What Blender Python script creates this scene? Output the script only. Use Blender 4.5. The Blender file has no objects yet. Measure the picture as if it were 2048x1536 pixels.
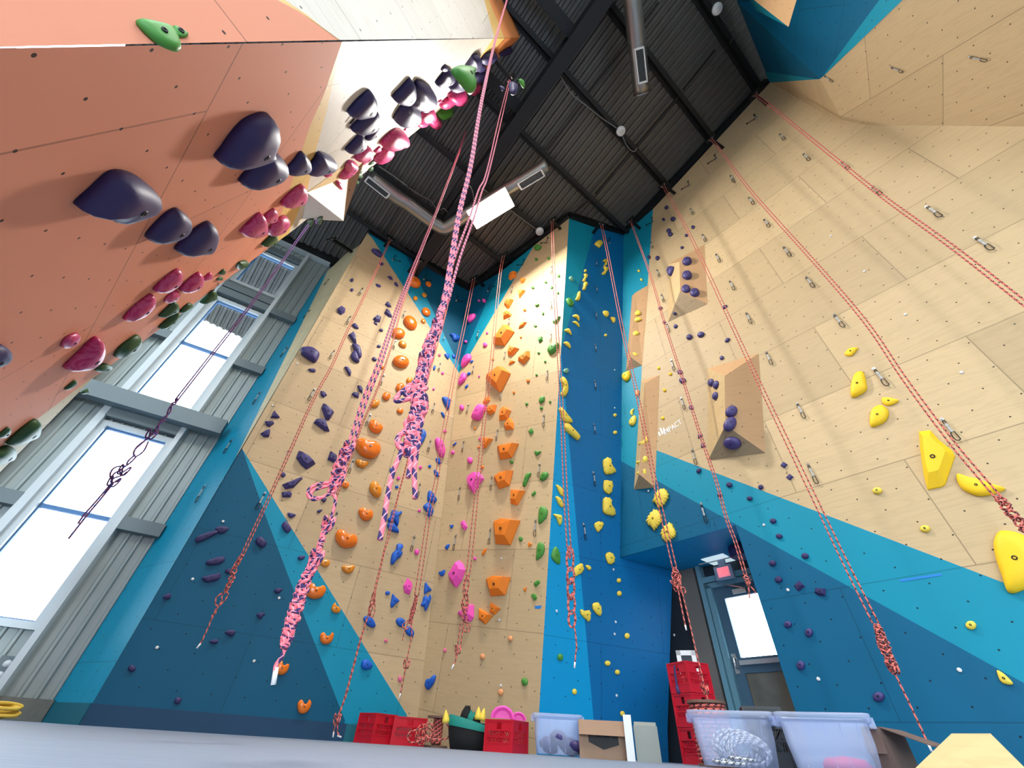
import bpy, bmesh, math, random
from mathutils import Vector, Matrix
from mathutils.geometry import tessellate_polygon
random.seed(7)
C = bpy.context.scene.collection
SC = bpy.context.scene
V = Vector

# ---------------------------------------------------------------- camera frame
FPX, CX, CY = 815.0, 1024.0, 768.0
def _u(v): return v.normalized()
_Z = _u(V((1083 - CX, -140 - CY, FPX)))
_fw = _u(V((0, 0, 1)) - _Z * _Z.z)
_rt = _u(_fw.cross(_Z))
CAM = V((0, 0, 0.03))
def w_(v): return V((v.dot(_rt), v.dot(_fw), v.dot(_Z)))
def ray(p): return w_(V((p[0] - CX, p[1] - CY, FPX)))
def at_h(p, hd):                       # point seen in direction p at horizontal distance hd
    r = ray(p); return CAM + r * (hd / math.hypot(r.x, r.y))
def at_z(p, z):
    r = ray(p); return CAM + r * ((z - CAM.z) / r.z)
cam = bpy.data.cameras.new('camera'); cam.sensor_width = 36; cam.lens = 36 * FPX / 2048
cam.clip_start = 0.01
co = bpy.data.objects.new('camera', cam); C.objects.link(co)
ax, ay, az = w_(V((1, 0, 0))), w_(V((0, -1, 0))), w_(V((0, 0, -1)))
co.matrix_world = Matrix(((ax.x, ay.x, az.x, CAM.x), (ax.y, ay.y, az.y, CAM.y), (ax.z, ay.z, az.z, CAM.z), (0, 0, 0, 1)))
SC.camera = co

class Plane:                           # n points toward the room
    def __init__(s, n, o, u, v):
        s.n, s.o, s.u, s.v = _u(n), o.copy(), _u(u), _u(v)
        if s.n.dot(CAM - o) < 0: s.n = -s.n
    def hit(s, p, off=0.0):
        r = ray(p); return CAM + r * (s.n.dot(s.o + s.n * off - CAM) / s.n.dot(r))
    def floor(s, p, z=0.0):
        q = s.hit(p); return q - s.v * ((q.z - z) / s.v.z)
    def uv(s, q): d = q - s.o; return (d.dot(s.u), d.dot(s.v))
    def at(s, a, b, off=0.0): return s.o + s.u * a + s.v * b + s.n * off

UP = V((0, 0, 1))
def hdir(d): a = math.radians(d); return V((math.sin(a), math.cos(a), 0))
def lean(d, t):
    h = hdir(d); k = h.cross(UP); t = math.radians(t)
    up = UP * math.cos(t) + k * math.sin(t)
    return h.cross(up), h, up
nL, hL, uL = lean(58.51, 2.95); nR, hR, uR = lean(-38.35, 0)
nC, hC, uC = lean(-54.8, -5.24); nP, hP, uP = lean(68.07, 9.43)
r = math.radians(7.86)
sC, tC = hC * math.cos(r) + uC * math.sin(r), -hC * math.sin(r) + uC * math.cos(r)
corner = at_h((838, 1414), 8.58)
PL = Plane(nL, corner, hL, uL)
PC = Plane(nC, corner, -sC, tC)
PP = Plane(nP, PC.hit((1078, 1425)), hP, uP)
PR = Plane(nR, PP.hit((1240, 1115)), -hR, uR)
# roof
e1 = _u(V((0.8, 0.6, 0.012))); e2 = _u(V((0.59, -0.76, 0.255)))
nF = e1.cross(e2)
PF = Plane(nF, PR.hit((1247, 470)) * 0.5 + PC.hit((1138, 437)) * 0.5, e1, e2)
# window wall and splayed return
hW = hdir(62)
PW = Plane(hW.cross(UP), PF.hit((655, 540)), hW, UP)
_a, _b = PL.floor((165, 1440)), PW.floor((107, 1400))
PS = Plane((_b - _a).cross(UP), _a, _a - _b, UP)
# the near prow: face H and side U
V1 = _u(ray((1232, 17))); V2 = _u(ray((-269, 1415)))
PH = Plane(V1.cross(V2), PF.hit((1040, 75)), -V2, V1)
_b0, _b1 = PH.hit((0, 95)), PH.hit((1000, 75.5))
V3 = _u(ray((1760, 1548)))
PU = Plane((_b1 - _b0).cross(V3), _b0, V3, _u(_b1 - _b0))

# ---------------------------------------------------------------- object helpers
def link(name, me, parent=None):
    o = bpy.data.objects.new(name, me); C.objects.link(o)
    if parent is not None: o.parent = parent
    return o
def tag(o, label=None, cat=None, group=None, kind=None):
    if label: o['label'] = label
    if cat: o['category'] = cat
    if group: o['group'] = group
    if kind: o['kind'] = kind
    return o
def empty(name, loc, label, cat, group=None, rot=None):
    o = bpy.data.objects.new(name, None); C.objects.link(o); o.location = loc
    o.empty_display_size = 0.05
    if rot is not None: o.rotation_euler = rot
    return tag(o, label, cat, group)
class MB:                              # collects geometry in world or local space, builds ONE mesh
    def __init__(s): s.v, s.f, s.m, s.uv, s.sm = [], [], [], [], []
    def face(s, pts, mi=0, uvs=None, smooth=False):
        b = len(s.v); s.v += [V(p) for p in pts]; s.f.append(list(range(b, b + len(pts)))); s.m.append(mi); s.uv.append(uvs); s.sm.append(smooth)
    def mesh(s, verts, faces, mi=0, smooth=False, uvs=None):
        b = len(s.v); s.v += [V(p) for p in verts]
        for k, f in enumerate(faces):
            s.f.append([b + i for i in f]); s.m.append(mi); s.uv.append(uvs[k] if uvs else None); s.sm.append(smooth)
    def box(s, c, ex, ey, ez, mi=0):   # centre and half axes
        c, ex, ey, ez = V(c), V(ex), V(ey), V(ez)
        vs = [c + ex * i + ey * j + ez * k for k in (-1, 1) for j in (-1, 1) for i in (-1, 1)]
        fs = [(0, 2, 3, 1), (4, 5, 7, 6), (0, 1, 5, 4), (2, 6, 7, 3), (0, 4, 6, 2), (1, 3, 7, 5)]
        if ex.cross(ey).dot(ez) < 0: fs = [f[::-1] for f in fs]
        s.mesh(vs, fs, mi)
    def beam(s, a, b, w, h, up=UP, mi=0):
        a, b = V(a), V(b); d = (b - a); x = _u(d); y = _u(up.cross(x)); z = x.cross(y)
        s.box((a + b) / 2, d / 2, y * (w / 2), z * (h / 2), mi)
    def tube(s, pts, rad, n=8, mi=0, closed=False, cap=True, vscale=1.0):
        pts = [V(p) for p in pts]; m = len(pts)
        rads = rad if isinstance(rad, (list, tuple)) else [rad] * m
        tang = []
        for i in range(m):
            a, b = (pts[i - 1], pts[(i + 1) % m]) if closed else (pts[max(0, i - 1)], pts[min(m - 1, i + 1)])
            t = b - a; tang.append(_u(t) if t.length > 1e-9 else V((0, 0, 1)))
        t0 = tang[0]; x = _u(t0.orthogonal()); vs, L = [], [0.0]
        for i in range(m):
            t = tang[i]; x = x - t * x.dot(t); x = _u(x) if x.length > 1e-6 else _u(t.orthogonal()); y = t.cross(x)
            for k in range(n):
                a = 2 * math.pi * k / n; vs.append(pts[i] + (x * math.cos(a) + y * math.sin(a)) * rads[i])
            if i: L.append(L[-1] + (pts[i] - pts[i - 1]).length)
        fs, uvs = [], []
        for i in range(m if closed else m - 1):
            j = (i + 1) % m; l1 = L[j] if j else L[-1] + (pts[0] - pts[-1]).length
            for k in range(n):
                q = (k + 1) % n
                fs.append((i * n + k, i * n + q, j * n + q, j * n + k))
                uvs.append([(k / n, L[i]), ((k + 1) / n, L[i]), ((k + 1) / n, l1), (k / n, l1)])
        s.mesh(vs, fs, mi, True, uvs)
        if cap and not closed:
            s.face([vs[k] for k in range(n)][::-1], mi); s.face([vs[(m - 1) * n + k] for k in range(n)], mi)
    def lathe(s, c, axis, prof, n=16, mi=0, smooth=True):   # prof: (radius, height)
        axis = _u(V(axis)); x = _u(axis.orthogonal()); y = axis.cross(x); c = V(c); vs = []
        for (r_, h_) in prof:
            for k in range(n):
                a = 2 * math.pi * k / n; vs.append(c + axis * h_ + (x * math.cos(a) + y * math.sin(a)) * r_)
        fs = []
        for i in range(len(prof) - 1):
            for k in range(n):
                q = (k + 1) % n; fs.append((i * n + k, i * n + q, (i + 1) * n + q, (i + 1) * n + k))
        s.mesh(vs, fs, mi, smooth)
        if prof[0][0] > 1e-5: s.face([vs[k] for k in range(n)][::-1], mi)
        if prof[-1][0] > 1e-5: s.face([vs[(len(prof) - 1) * n + k] for k in range(n)], mi)
    def build(s, name, mats, parent=None, origin=None, merge=True):
        me = bpy.data.meshes.new(name)
        o = V(origin) if origin is not None else V((0, 0, 0))
        me.from_pydata([tuple(p - o) for p in s.v], [], s.f)
        uvl = me.uv_layers.new(name='UVMap')
        for p in me.polygons:
            p.material_index = s.m[p.index]; p.use_smooth = s.sm[p.index]
            u = s.uv[p.index]
            if u:
                for k, li in enumerate(p.loop_indices): uvl.data[li].uv = u[k]
        for m_ in (mats if isinstance(mats, (list, tuple)) else [mats]): me.materials.append(m_)
        if merge:
            bm = bmesh.new(); bm.from_mesh(me); bmesh.ops.remove_doubles(bm, verts=bm.verts, dist=1e-5)
            bmesh.ops.recalc_face_normals(bm, faces=bm.faces); bm.to_mesh(me); bm.free()
        ob = link(name, me, parent)
        if origin is not None and parent is None: ob.location = o
        return ob

# ---------------------------------------------------------------- materials
def srgb(r_, g_, b_):
    f = lambda c: (c / 255 / 12.92) if c / 255 <= 0.04045 else ((c / 255 + 0.055) / 1.055) ** 2.4
    return (f(r_), f(g_), f(b_), 1)
class NT:
    def __init__(s, name):
        s.mat = bpy.data.materials.new(name); s.mat.use_nodes = True; s.t = s.mat.node_tree; s.N = s.t.nodes
        s.b = s.N['Principled BSDF']
    def n(s, typ, **kw):
        x = s.N.new(typ)
        for k, v in kw.items():
            if k in x.inputs: x.inputs[k].default_value = v
            else: setattr(x, k, v)
        return x
    def l(s, a, b): s.t.links.new(a, b)
    def math(s, op, a, b=None, c=None):
        x = s.n('ShaderNodeMath', operation=op)
        for i, q in enumerate((a, b, c)):
            if q is None: continue
            if isinstance(q, (int, float)): x.inputs[i].default_value = q
            else: s.l(q, x.inputs[i])
        return x.outputs[0]
    def mix(s, fac, a, b, blend='MIX'):
        x = s.n('ShaderNodeMix', data_type='RGBA', blend_type=blend)
        for i, q in ((0, fac), (6, a), (7, b)):
            if hasattr(q, 'links') or hasattr(q, 'is_linked'): s.l(q, x.inputs[i])
            else: x.inputs[i].default_value = q
        return x.outputs[2]
def simple(name, rgb, rough=0.6, metal=0.0, noise=0.0, scale=8.0, bump=0.0, spec=0.5, coat=0.0):
    t = NT(name); t.b.inputs['Roughness'].default_value = rough; t.b.inputs['Metallic'].default_value = metal
    t.b.inputs['Specular IOR Level'].default_value = spec; t.b.inputs['Coat Weight'].default_value = coat
    c = srgb(*rgb)
    tc = t.n('ShaderNodeTexCoord'); nz = t.n('ShaderNodeTexNoise', Scale=scale, Detail=4.0); t.l(tc.outputs['Object'], nz.inputs['Vector'])
    if noise:
        lo = [max(0, x * (1 - noise)) for x in c[:3]] + [1]; hi = [min(1, x * (1 + noise)) for x in c[:3]] + [1]
        t.l(t.mix(nz.outputs['Fac'], lo, hi), t.b.inputs['Base Color'])
    else: t.b.inputs['Base Color'].default_value = c
    if bump:
        bp = t.n('ShaderNodeBump', Strength=bump, Distance=0.004); t.l(nz.outputs['Fac'], bp.inputs['Height']); t.l(bp.outputs[0], t.b.inputs['Normal'])
    return t.mat
def emit(name, rgb, strength):
    t = NT(name); t.b.inputs['Base Color'].default_value = (0.8, 0.8, 0.8, 1)
    t.b.inputs['Emission Color'].default_value = srgb(*rgb); t.b.inputs['Emission Strength'].default_value = strength
    return t.mat
def panel(name, base, var, seams=True, grain=0.35, off=(0, 0), nuts=True, size=(2.44, 1.22), seam_dark=0.45, paint=False, rough=0.55, tint2=None):
    """Climbing panel: sheet joints, tee-nut holes on a staggered grid and, where bare, plywood grain. UV in metres."""
    t = NT(name); t.b.inputs['Roughness'].default_value = rough; t.b.inputs['Specular IOR Level'].default_value = 0.3
    tc = t.n('ShaderNodeTexCoord'); mp = t.n('ShaderNodeMapping'); mp.inputs['Location'].default_value = (off[0], off[1], 0)
    t.l(tc.outputs['UV'], mp.inputs['Vector']); uv = mp.outputs[0]
    br = t.n('ShaderNodeTexBrick', offset=0.5); br.inputs['Scale'].default_value = 1.0
    br.inputs['Brick Width'].default_value = size[0]; br.inputs['Row Height'].default_value = size[1]
    br.inputs['Mortar Size'].default_value = 0.006; br.inputs['Mortar Smooth'].default_value = 0.1
    br.inputs['Color1'].default_value = (0, 0, 0, 1); br.inputs['Color2'].default_value = (1, 1, 1, 1); br.inputs['Mortar'].default_value = (0.5, 0.5, 0.5, 1)
    t.l(uv, br.inputs['Vector'])
    c0 = srgb(*base); lo = [x * (1 - var) for x in c0[:3]] + [1]; hi = [min(1, x * (1 + var)) for x in c0[:3]] + [1]
    if tint2: lo = srgb(*tint2)
    col = t.mix(br.outputs['Color'], lo, hi)
    if grain:
        g = t.n('ShaderNodeMapping'); g.inputs['Scale'].default_value = (0.55, 5.0, 1); t.l(uv, g.inputs['Vector'])
        # each sheet gets its own piece of grain
        ad = t.n('ShaderNodeVectorMath', operation='ADD'); t.l(g.outputs[0], ad.inputs[0])
        ml = t.n('ShaderNodeVectorMath', operation='SCALE'); ml.inputs['Scale'].default_value = 31.0; t.l(br.outputs['Color'], ml.inputs[0]); t.l(ml.outputs[0], ad.inputs[1])
        nz = t.n('ShaderNodeTexNoise', Scale=1.6, Detail=5.0, Roughness=0.55, Distortion=0.6); t.l(ad.outputs[0], nz.inputs['Vector'])
        wv = t.math('SINE', t.math('MULTIPLY', nz.outputs['Fac'], 42.0))
        w2 = t.math('MULTIPLY_ADD', wv, 0.5, 0.5)
        w3 = t.math('POWER', w2, 3.0)
        col = t.mix(t.math('MULTIPLY', w3, grain * 0.55), col, [x * 0.62 for x in c0[:3]] + [1])
        n2 = t.n('ShaderNodeTexNoise', Scale=1.1, Detail=3.0); t.l(ad.outputs[0], n2.inputs['Vector'])
        col = t.mix(t.math('MULTIPLY', n2.outputs['Fac'], grain * 0.5), col, [x * 0.8 for x in c0[:3]] + [1])
    if seams:
        col = t.mix(t.math('MULTIPLY', br.outputs['Fac'], 1 - seam_dark), col, [x * 0.25 for x in c0[:3]] + [1])
    if nuts:
        # staggered grid of small dark holes
        sx, sy = 0.405, 0.203
        sp = t.n('ShaderNodeSeparateXYZ'); t.l(uv, sp.inputs[0])
        row = t.math('FLOOR', t.math('DIVIDE', sp.outputs[1], sy))
        par = t.math('MODULO', t.math('ABSOLUTE', row), 2.0)
        fx = t.math('SUBTRACT', t.math('FRACT', t.math('ADD', t.math('DIVIDE', sp.outputs[0], sx), t.math('MULTIPLY', par, 0.5))), 0.5)
        fy = t.math('SUBTRACT', t.math('FRACT', t.math('DIVIDE', sp.outputs[1], sy)), 0.5)
        d = t.math('SQRT', t.math('ADD', t.math('POWER', t.math('MULTIPLY', fx, sx), 2.0), t.math('POWER', t.math('MULTIPLY', fy, sy), 2.0)))
        hole = t.math('LESS_THAN', d, 0.0085)
        col = t.mix(hole, col, [x * 0.06 for x in c0[:3]] + [1])
    t.l(col, t.b.inputs['Base Color'])
    return t.mat
# ---------------------------------------------------------------- setting: materials
M = {}
M['plyL'] = panel('birch_plywood_sheets', (201, 177, 138), 0.10, off=(0.35, -0.62))
M['plyC'] = panel('birch_plywood_sheets_pale', (205, 180, 138), 0.11, off=(0.9, 0.02))
M['plyR'] = panel('birch_plywood_sheets_warm', (196, 172, 132), 0.11, off=(0.62, -1.22 * 2 - 0.18))
M['white_ply'] = panel('whitewashed_plywood', (205, 198, 186), 0.05, off=(0.3, 0.2), grain=0.5)
M['cream'] = panel('cream_stained_plywood', (216, 178, 104), 0.03, off=(0.3, 0.2), grain=0.15)
M['salmon'] = panel('salmon_textured_paint', (214, 138, 108), 0.03, off=(0.3, 0.2), grain=0, rough=0.75)
M['orange_p'] = panel('orange_painted_plywood', (226, 142, 84), 0.03, off=(0.3, 0.2), grain=0.1)
M['teal'] = panel('turquoise_wall_paint', (10, 138, 164), 0.02, off=(0.62, -2.62), grain=0, rough=0.5, seam_dark=0.6)
M['navy'] = panel('deep_blue_wall_paint', (0, 92, 128), 0.02, off=(0.62, -2.62), grain=0, rough=0.5, seam_dark=0.6)
M['tealL'] = panel('turquoise_paint_window_wall', (10, 144, 176), 0.02, off=(0.35, -0.62), grain=0, rough=0.5, seam_dark=0.6)
M['navyL'] = panel('deep_blue_paint_window_wall', (0, 86, 118), 0.02, off=(0.35, -0.62), grain=0, rough=0.5, seam_dark=0.6)
M['cyanP'] = panel('bright_blue_pillar_paint', (0, 150, 205), 0.02, off=(0.2, 0.3), grain=0, rough=0.5, seam_dark=0.6)
M['blueP'] = panel('blue_pillar_paint', (0, 104, 162), 0.02, off=(0.2, 0.3), grain=0, rough=0.5, seam_dark=0.6)
M['palewood'] = panel('pale_varnished_plywood', (214, 200, 160), 0.04, off=(0.1, 0.2), grain=0.2)
M['band_navy'] = simple('dark_navy_foot_band', (0, 58, 92), 0.6)
M['band_teal'] = simple('dark_teal_foot_band', (0, 96, 112), 0.6)
M['band_grey'] = simple('grey_concrete_curb', (112, 112, 104), 0.85, noise=0.25, scale=14)
M['deck'] = simple('dark_painted_metal_deck', (92, 89, 84), 0.42, metal=0.4, noise=0.3, scale=1.2)
M['black'] = simple('black_painted_steel', (17, 18, 20), 0.5, metal=0.2)
M['galv'] = simple('galvanised_steel', (150, 152, 150), 0.35, metal=0.85, noise=0.15, scale=20)
M['siding'] = simple('grey_ribbed_metal_siding', (160, 170, 168), 0.45, metal=0.35, noise=0.06, scale=3)
M['girt'] = simple('grey_primed_steel', (112, 124, 128), 0.5, metal=0.3)
M['frame_w'] = simple('white_aluminium_frame', (196, 205, 208), 0.4, metal=0.2)
M['frame_b'] = simple('blue_grey_window_bead', (76, 120, 168), 0.45, metal=0.2)
M['doorpaint'] = simple('slate_blue_door_paint', (78, 116, 140), 0.45)
M['dframe'] = simple('light_teal_door_frame', (120, 170, 186), 0.4, metal=0.2)
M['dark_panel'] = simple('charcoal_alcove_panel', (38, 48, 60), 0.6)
M['shell'] = simple('grey_building_shell', (120, 118, 112), 0.8)
M['concrete'] = simple('outdoor_concrete', (150, 146, 130), 0.9, noise=0.3, scale=3)
# floor: pale grey-blue vinyl crash mat with faint streaks and scuffs
def mat_floor():
    t = NT('grey_blue_vinyl_mat'); t.b.inputs['Roughness'].default_value = 0.55
    tc = t.n('ShaderNodeTexCoord'); mp = t.n('ShaderNodeMapping'); mp.inputs['Scale'].default_value = (3, 30, 1); mp.inputs['Rotation'].default_value = (0, 0, 0.05)
    t.l(tc.outputs['Object'], mp.inputs['Vector'])
    nz = t.n('ShaderNodeTexNoise', Scale=2.2, Detail=6.0, Roughness=0.65); t.l(mp.outputs[0], nz.inputs['Vector'])
    col = t.mix(nz.outputs['Fac'], srgb(104, 118, 140), srgb(140, 152, 170))
    n2 = t.n('ShaderNodeTexNoise', Scale=60.0, Detail=2.0); t.l(tc.outputs['Object'], n2.inputs['Vector'])
    col = t.mix(t.math('MULTIPLY', t.math('GREATER_THAN', n2.outputs['Fac'], 0.74), 0.6), col, srgb(70, 80, 92))
    t.l(col, t.b.inputs['Base Color'])
    bp = t.n('ShaderNodeBump', Strength=0.25, Distance=0.002); t.l(nz.outputs['Fac'], bp.inputs['Height']); t.l(bp.outputs[0], t.b.inputs['Normal'])
    return t.mat
M['mat'] = mat_floor()
def mat_glass(name, tint=(1, 1, 1, 1), gl=0.08):
    t = NT(name); o = t.N['Material Output']; t.N.remove(t.b)
    tr = t.n('ShaderNodeBsdfTransparent', Color=tint); g = t.n('ShaderNodeBsdfGlossy', Roughness=0.03)
    m_ = t.n('ShaderNodeMixShader'); m_.inputs[0].default_value = gl
    t.l(tr.outputs[0], m_.inputs[1]); t.l(g.outputs[0], m_.inputs[2]); t.l(m_.outputs[0], o.inputs['Surface'])
    return t.mat
M['glass'] = mat_glass('window_glass')

# ---------------------------------------------------------------- walls
def wall(name, pl, zones, mats, back=0.0):
    mb = MB()
    for mi, pts in zones:
        q = [p if isinstance(p, V) else pl.hit(p) for p in pts]
        mb.face(q, mi, [pl.uv(p) for p in q])
    o = mb.build(name, [M[k] for k in mats], merge=False); tag(o, kind='structure'); return o
def up(p, pl, d): return pl.hit(p) + pl.v * d

# window-side wall (L)
fl = lambda pl, p: pl.floor(p)
L_top = [up((735, 465), PL, .0), up((800, 502), PL, .0), up((936, 582), PL, .0)]
L_zones = [
 (0, [(735, 465), (745, 477), (808, 574), (918, 746), (838, 1414), fl(PL, (836, 1440)), fl(PL, (822, 1440)), (814, 1430), (719, 1277), (620, 1116), (484, 897)]),
 (1, [(745, 477), (735, 465), up((800, 503), PL, 0), (812, 511), (845, 578), (912, 718), (919, 731), (918, 746), (808, 574)]),
 (2, [(812, 511), (800, 503), (936, 582), (919, 731), (912, 718), (845, 578)]),
 (1, [(484, 897), (620, 1116), (719, 1277), (814, 1430), fl(PL, (822, 1440)), fl(PL, (692, 1450)), (690, 1441), (572, 1140), (528, 1023)]),
 (2, [(484, 897), (528, 1023), (572, 1140), (690, 1441), fl(PL, (692, 1450)), fl(PL, (165, 1440))]),
]
wall('wall_left', PL, L_zones, ['plyL', 'tealL', 'navyL'])
# corner wall (C)
C_zones = [
 (0, [(918, 746), (1068, 491), (1138, 437), (1078, 1425), fl(PC, (1077, 1440)), fl(PC, (836, 1440)), (838, 1414)]),
 (1, [(918, 746), (919, 731), (998, 546), (1068, 491)]),
 (2, [(919, 731), (936, 582), (998, 546)]),
]
wall('wall_centre', PC, C_zones, ['plyC', 'teal', 'navy'])
# blue pillar face (P)
P_zones = [
 (1, [(1122, 701), (1138, 437), (1190, 455)]),
 (2, [(1122, 701), (1190, 455), (1247, 470), (1240, 1115), (1345, 1141), (1335, 1460), fl(PP, (1334, 1480)), fl(PP, (1189, 1460)), (1187, 1438)]),
 (0, [(1122, 701), (1187, 1438), fl(PP, (1189, 1460)), fl(PP, (1077, 1440)), (1078, 1425)]),
]
wall('wall_pillar', PP, P_zones, ['cyanP', 'teal', 'blueP'])
# big right-hand wall (R); far end reaches past the frame beside the camera
ca = PR.hit((1690, 250)); cb = PR.hit((2048, 253)); cdir = _u(cb - ca)
R_end = cb + cdir * 1.6                # the crease runs on, down and away past the frame
pb = PR.hit((2048, 1181)); pb2 = PR.hit((2048, 1365))
def ext(a, b, d): return b + _u(b - a) * d
wb0, wb1 = PR.hit((1314, 901)), ext(PR.hit((1488, 968)), pb, 0.45)
db0, db1 = PR.hit((1242, 922)), ext(PR.hit((1472, 1045)), pb2, 0.6)
def on_line(a, b, t): return a + (b - a) * t
w_left = PR.hit((1277, 887))           # wood corner, behind the narrow volume
rr = PR.uv(wb1)[0]
def Rat(u_, z_): q = PR.at(u_, 0); return V((q.x, q.y, z_))
umax = max(rr, PR.uv(db1)[0], PR.uv(R_end)[0]) 
R_zones = [
 (1, [(1247, 470), (1306, 418), (1284, 731), w_left, wb0, wb1, Rat(umax, wb1.z), Rat(umax, db1.z), db1, db0]),
 (0, [(1306, 418), (1540, 165), (1690, 250), (2048, 253), R_end, Rat(umax, R_end.z), Rat(umax, wb1.z), wb1, wb0, w_left, (1284, 731)]),
 (2, [db0, db1, Rat(umax, db1.z), Rat(umax, 0), fl(PR, (1590, 1420)), (1471, 1050), (1240, 1115)]),
]
wall('wall_right', PR, R_zones, ['plyR', 'teal', 'navy'])
# splayed return at the outer edge of the window-side wall (S)
S_zones = [
 (0, [fl(PS, (107, 1400)), fl(PS, (165, 1440)), (470, 918), (655, 543), (640, 558)]),
 (1, [(655, 543), (470, 918), (735, 465)]),
]
wall('wall_return', PS, S_zones, ['tealL', 'palewood'])
# darker band along the foot of the window-side wall
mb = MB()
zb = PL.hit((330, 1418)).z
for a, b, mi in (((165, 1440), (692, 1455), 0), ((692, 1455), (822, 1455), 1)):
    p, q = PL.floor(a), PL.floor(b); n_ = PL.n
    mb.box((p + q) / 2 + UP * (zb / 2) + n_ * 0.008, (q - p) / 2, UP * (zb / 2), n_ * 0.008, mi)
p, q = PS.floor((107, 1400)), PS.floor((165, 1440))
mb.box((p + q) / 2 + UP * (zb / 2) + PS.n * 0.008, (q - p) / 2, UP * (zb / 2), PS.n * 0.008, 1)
tag(mb.build('foot_band_left', [M['band_navy'], M['band_teal']]), kind='structure')

# ---------------------------------------------------------------- upper right: overhang O and blue end wall
tip0 = PR.hit((1690, 250)); tip1 = PR.hit((2048, 253)); bl0 = PF.hit((1540, 165)); bl1 = PF.hit((1475, 5))
def prj(p):
    v = p - CAM; c = (v.dot(ax), -v.dot(ay), -v.dot(az)); return (CX + FPX * c[0] / c[2], CY + FPX * c[1] / c[2])
apex = CAM + (PR.hit((1640, 158)) - CAM) * 0.86
PB = Plane((bl1 - bl0).cross(apex - bl0), bl0, bl1 - bl0, UP)
PO = Plane((tip1 - tip0).cross(apex - tip0), tip0, tip1 - tip0, apex - tip0)
farO = PO.hit((1830, -24))
mb = MB()
q = [tip0, apex, PO.hit((1830, -24)), PO.hit((2250, -24)), R_end, tip1]
mb.face(q, 0, [PO.uv(p) for p in q])
q = [bl0, apex, tip0]; mb.face(q, 0, [PR.uv(p) for p in q])
tag(mb.build('wall_overhang', [M['plyR']], merge=False), kind='structure')
mb = MB()
rb = bl1 + _u(bl1 - bl0) * 1.2
PB2 = Plane((farO - apex).cross(bl1 - apex), apex, bl1 - bl0, UP)
mb.face([bl0, apex, bl1], 1, [PB.uv(p) for p in (bl0, apex, bl1)])
q = [apex, farO, rb, bl1]; mb.face([apex, farO, bl1], 1, [PB.uv(p) for p in (apex, farO, bl1)]); mb.face([bl1, farO, rb], 1, [PB.uv(p) for p in (bl1, farO, rb)])
# turquoise stripes painted along both lower edges of the end wall
e_ = PB.n * 0.004
q = [PB.hit(p) + e_ for p in ((1540, 165), (1639, 158), (1530, 143))]; mb.face(q, 0, [PB.uv(p) for p in q])
q = [PB2.hit(p, 0.005) for p in ((1642, 157), (1828, -22), (1775, -22))]; mb.face(q, 0, [PB.uv(p) for p in q])
tag(mb.build('wall_end', [M['teal'], M['navy']], merge=False), kind='structure')

# ---------------------------------------------------------------- the near prow (faces H and U)
A0, A1 = PH.hit((0, 895)), PH.hit((900, 210))
def lineA(z): d = A1 - A0; return A0 + d * ((z - A0.z) / d.z)
def lineB(z): d = _b1 - _b0; return _b0 + d * ((z - _b0.z) / d.z)
topB = PH.hit((1040, 75))
H = PH.hit
H_z = [
 (0, [lineB(0), (684, 83.5), (648, 189), (620, 252), (581, 373), (542, 493), lineA(A0.z), lineA(0)]),
 (1, [(684, 83.5), (654, 220), (633, 297), (614, 384), (578, 467), (542, 493), (581, 373), (620, 252), (648, 189)]),
 (2, [(684, 83.5), (986, 77), (949, 131), (911, 176), (883, 222), (578, 467), (614, 384), (633, 297), (654, 220)]),
 (1, [(986, 77), (1010, 76.5), (966, 126), (905, 205), (883, 222), (911, 176), (949, 131)]),
 (3, [(1010, 76.5), (1040, 75), (905, 205), (966, 126)]),
]
wall('wall_prow', PH, H_z, ['salmon', 'cream', 'white_ply', 'orange_p'])
U = PU.hit
backL = -V3 * 3.2
def Ub(z): return lineB(z) + backL
zt = 12.0
tB = lineB(zt)
U_z = [
 (0, [lineB(0), (680, 80), (596, 22), U((540, -8)), U((540, -8)) + backL * 0.6, Ub(4), Ub(0)]),
 (1, [(680, 80), (675.5, 80), (615, 30), U((558, -8)), U((540, -8)), (596, 22)]),
 (2, [(675.5, 80), (989, 76.3), (968, -2), U((964, -8)), U((558, -8)), (615, 30)]),
 (1, [(989, 76.3), (1009, 75.8), (978, 0), U((974, -8)), U((964, -8)), (968, -2)]),
 (3, [(1009, 75.8), (1040, 75), (1014, 0), U((1010, -9)), U((974, -8)), (978, 0)]),
]
wall('wall_prow_side', PU, U_z, ['salmon', 'cream', 'white_ply', 'orange_p'])
# narrow plywood return behind the prow's slanted edge
mb = MB()
q0, q1 = lineA(1.2), lineA(PH.hit((185, 762)).z)
r0 = CAM + (at_h((-40, 985), 7.4) - CAM); r1 = lineA(PH.hit((185, 762)).z)
mb.face([q0, q1, r0], 0, [(0, 0), (2, 0), (0, 1)]); tag(mb.build('wall_prow_return', [M['palewood']], merge=False), kind='structure')

# ---------------------------------------------------------------- roof
def RF(a, b, off=0.0): return PF.at(a, b, off)
def deck():
    mb = MB(); prof = []
    a = -11.0
    while a < 11:
        prof += [(a, 0.0), (a + 0.075, 0.0), (a + 0.10, 0.045), (a + 0.155, 0.045), (a + 0.18, 0.0)]; a += 0.18
    b0, b1 = -9.5, 13.0
    for (x0, y0), (x1, y1) in zip(prof, prof[1:]):
        if abs(x1 - x0) < 1e-6: continue
        mb.face([RF(x0, b0, -0.22 - y0), RF(x1, b0, -0.22 - y1), RF(x1, b1, -0.22 - y1), RF(x0, b1, -0.22 - y0)])
    return mb
tag(deck().build('ceiling', M['deck']), kind='structure')
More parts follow.
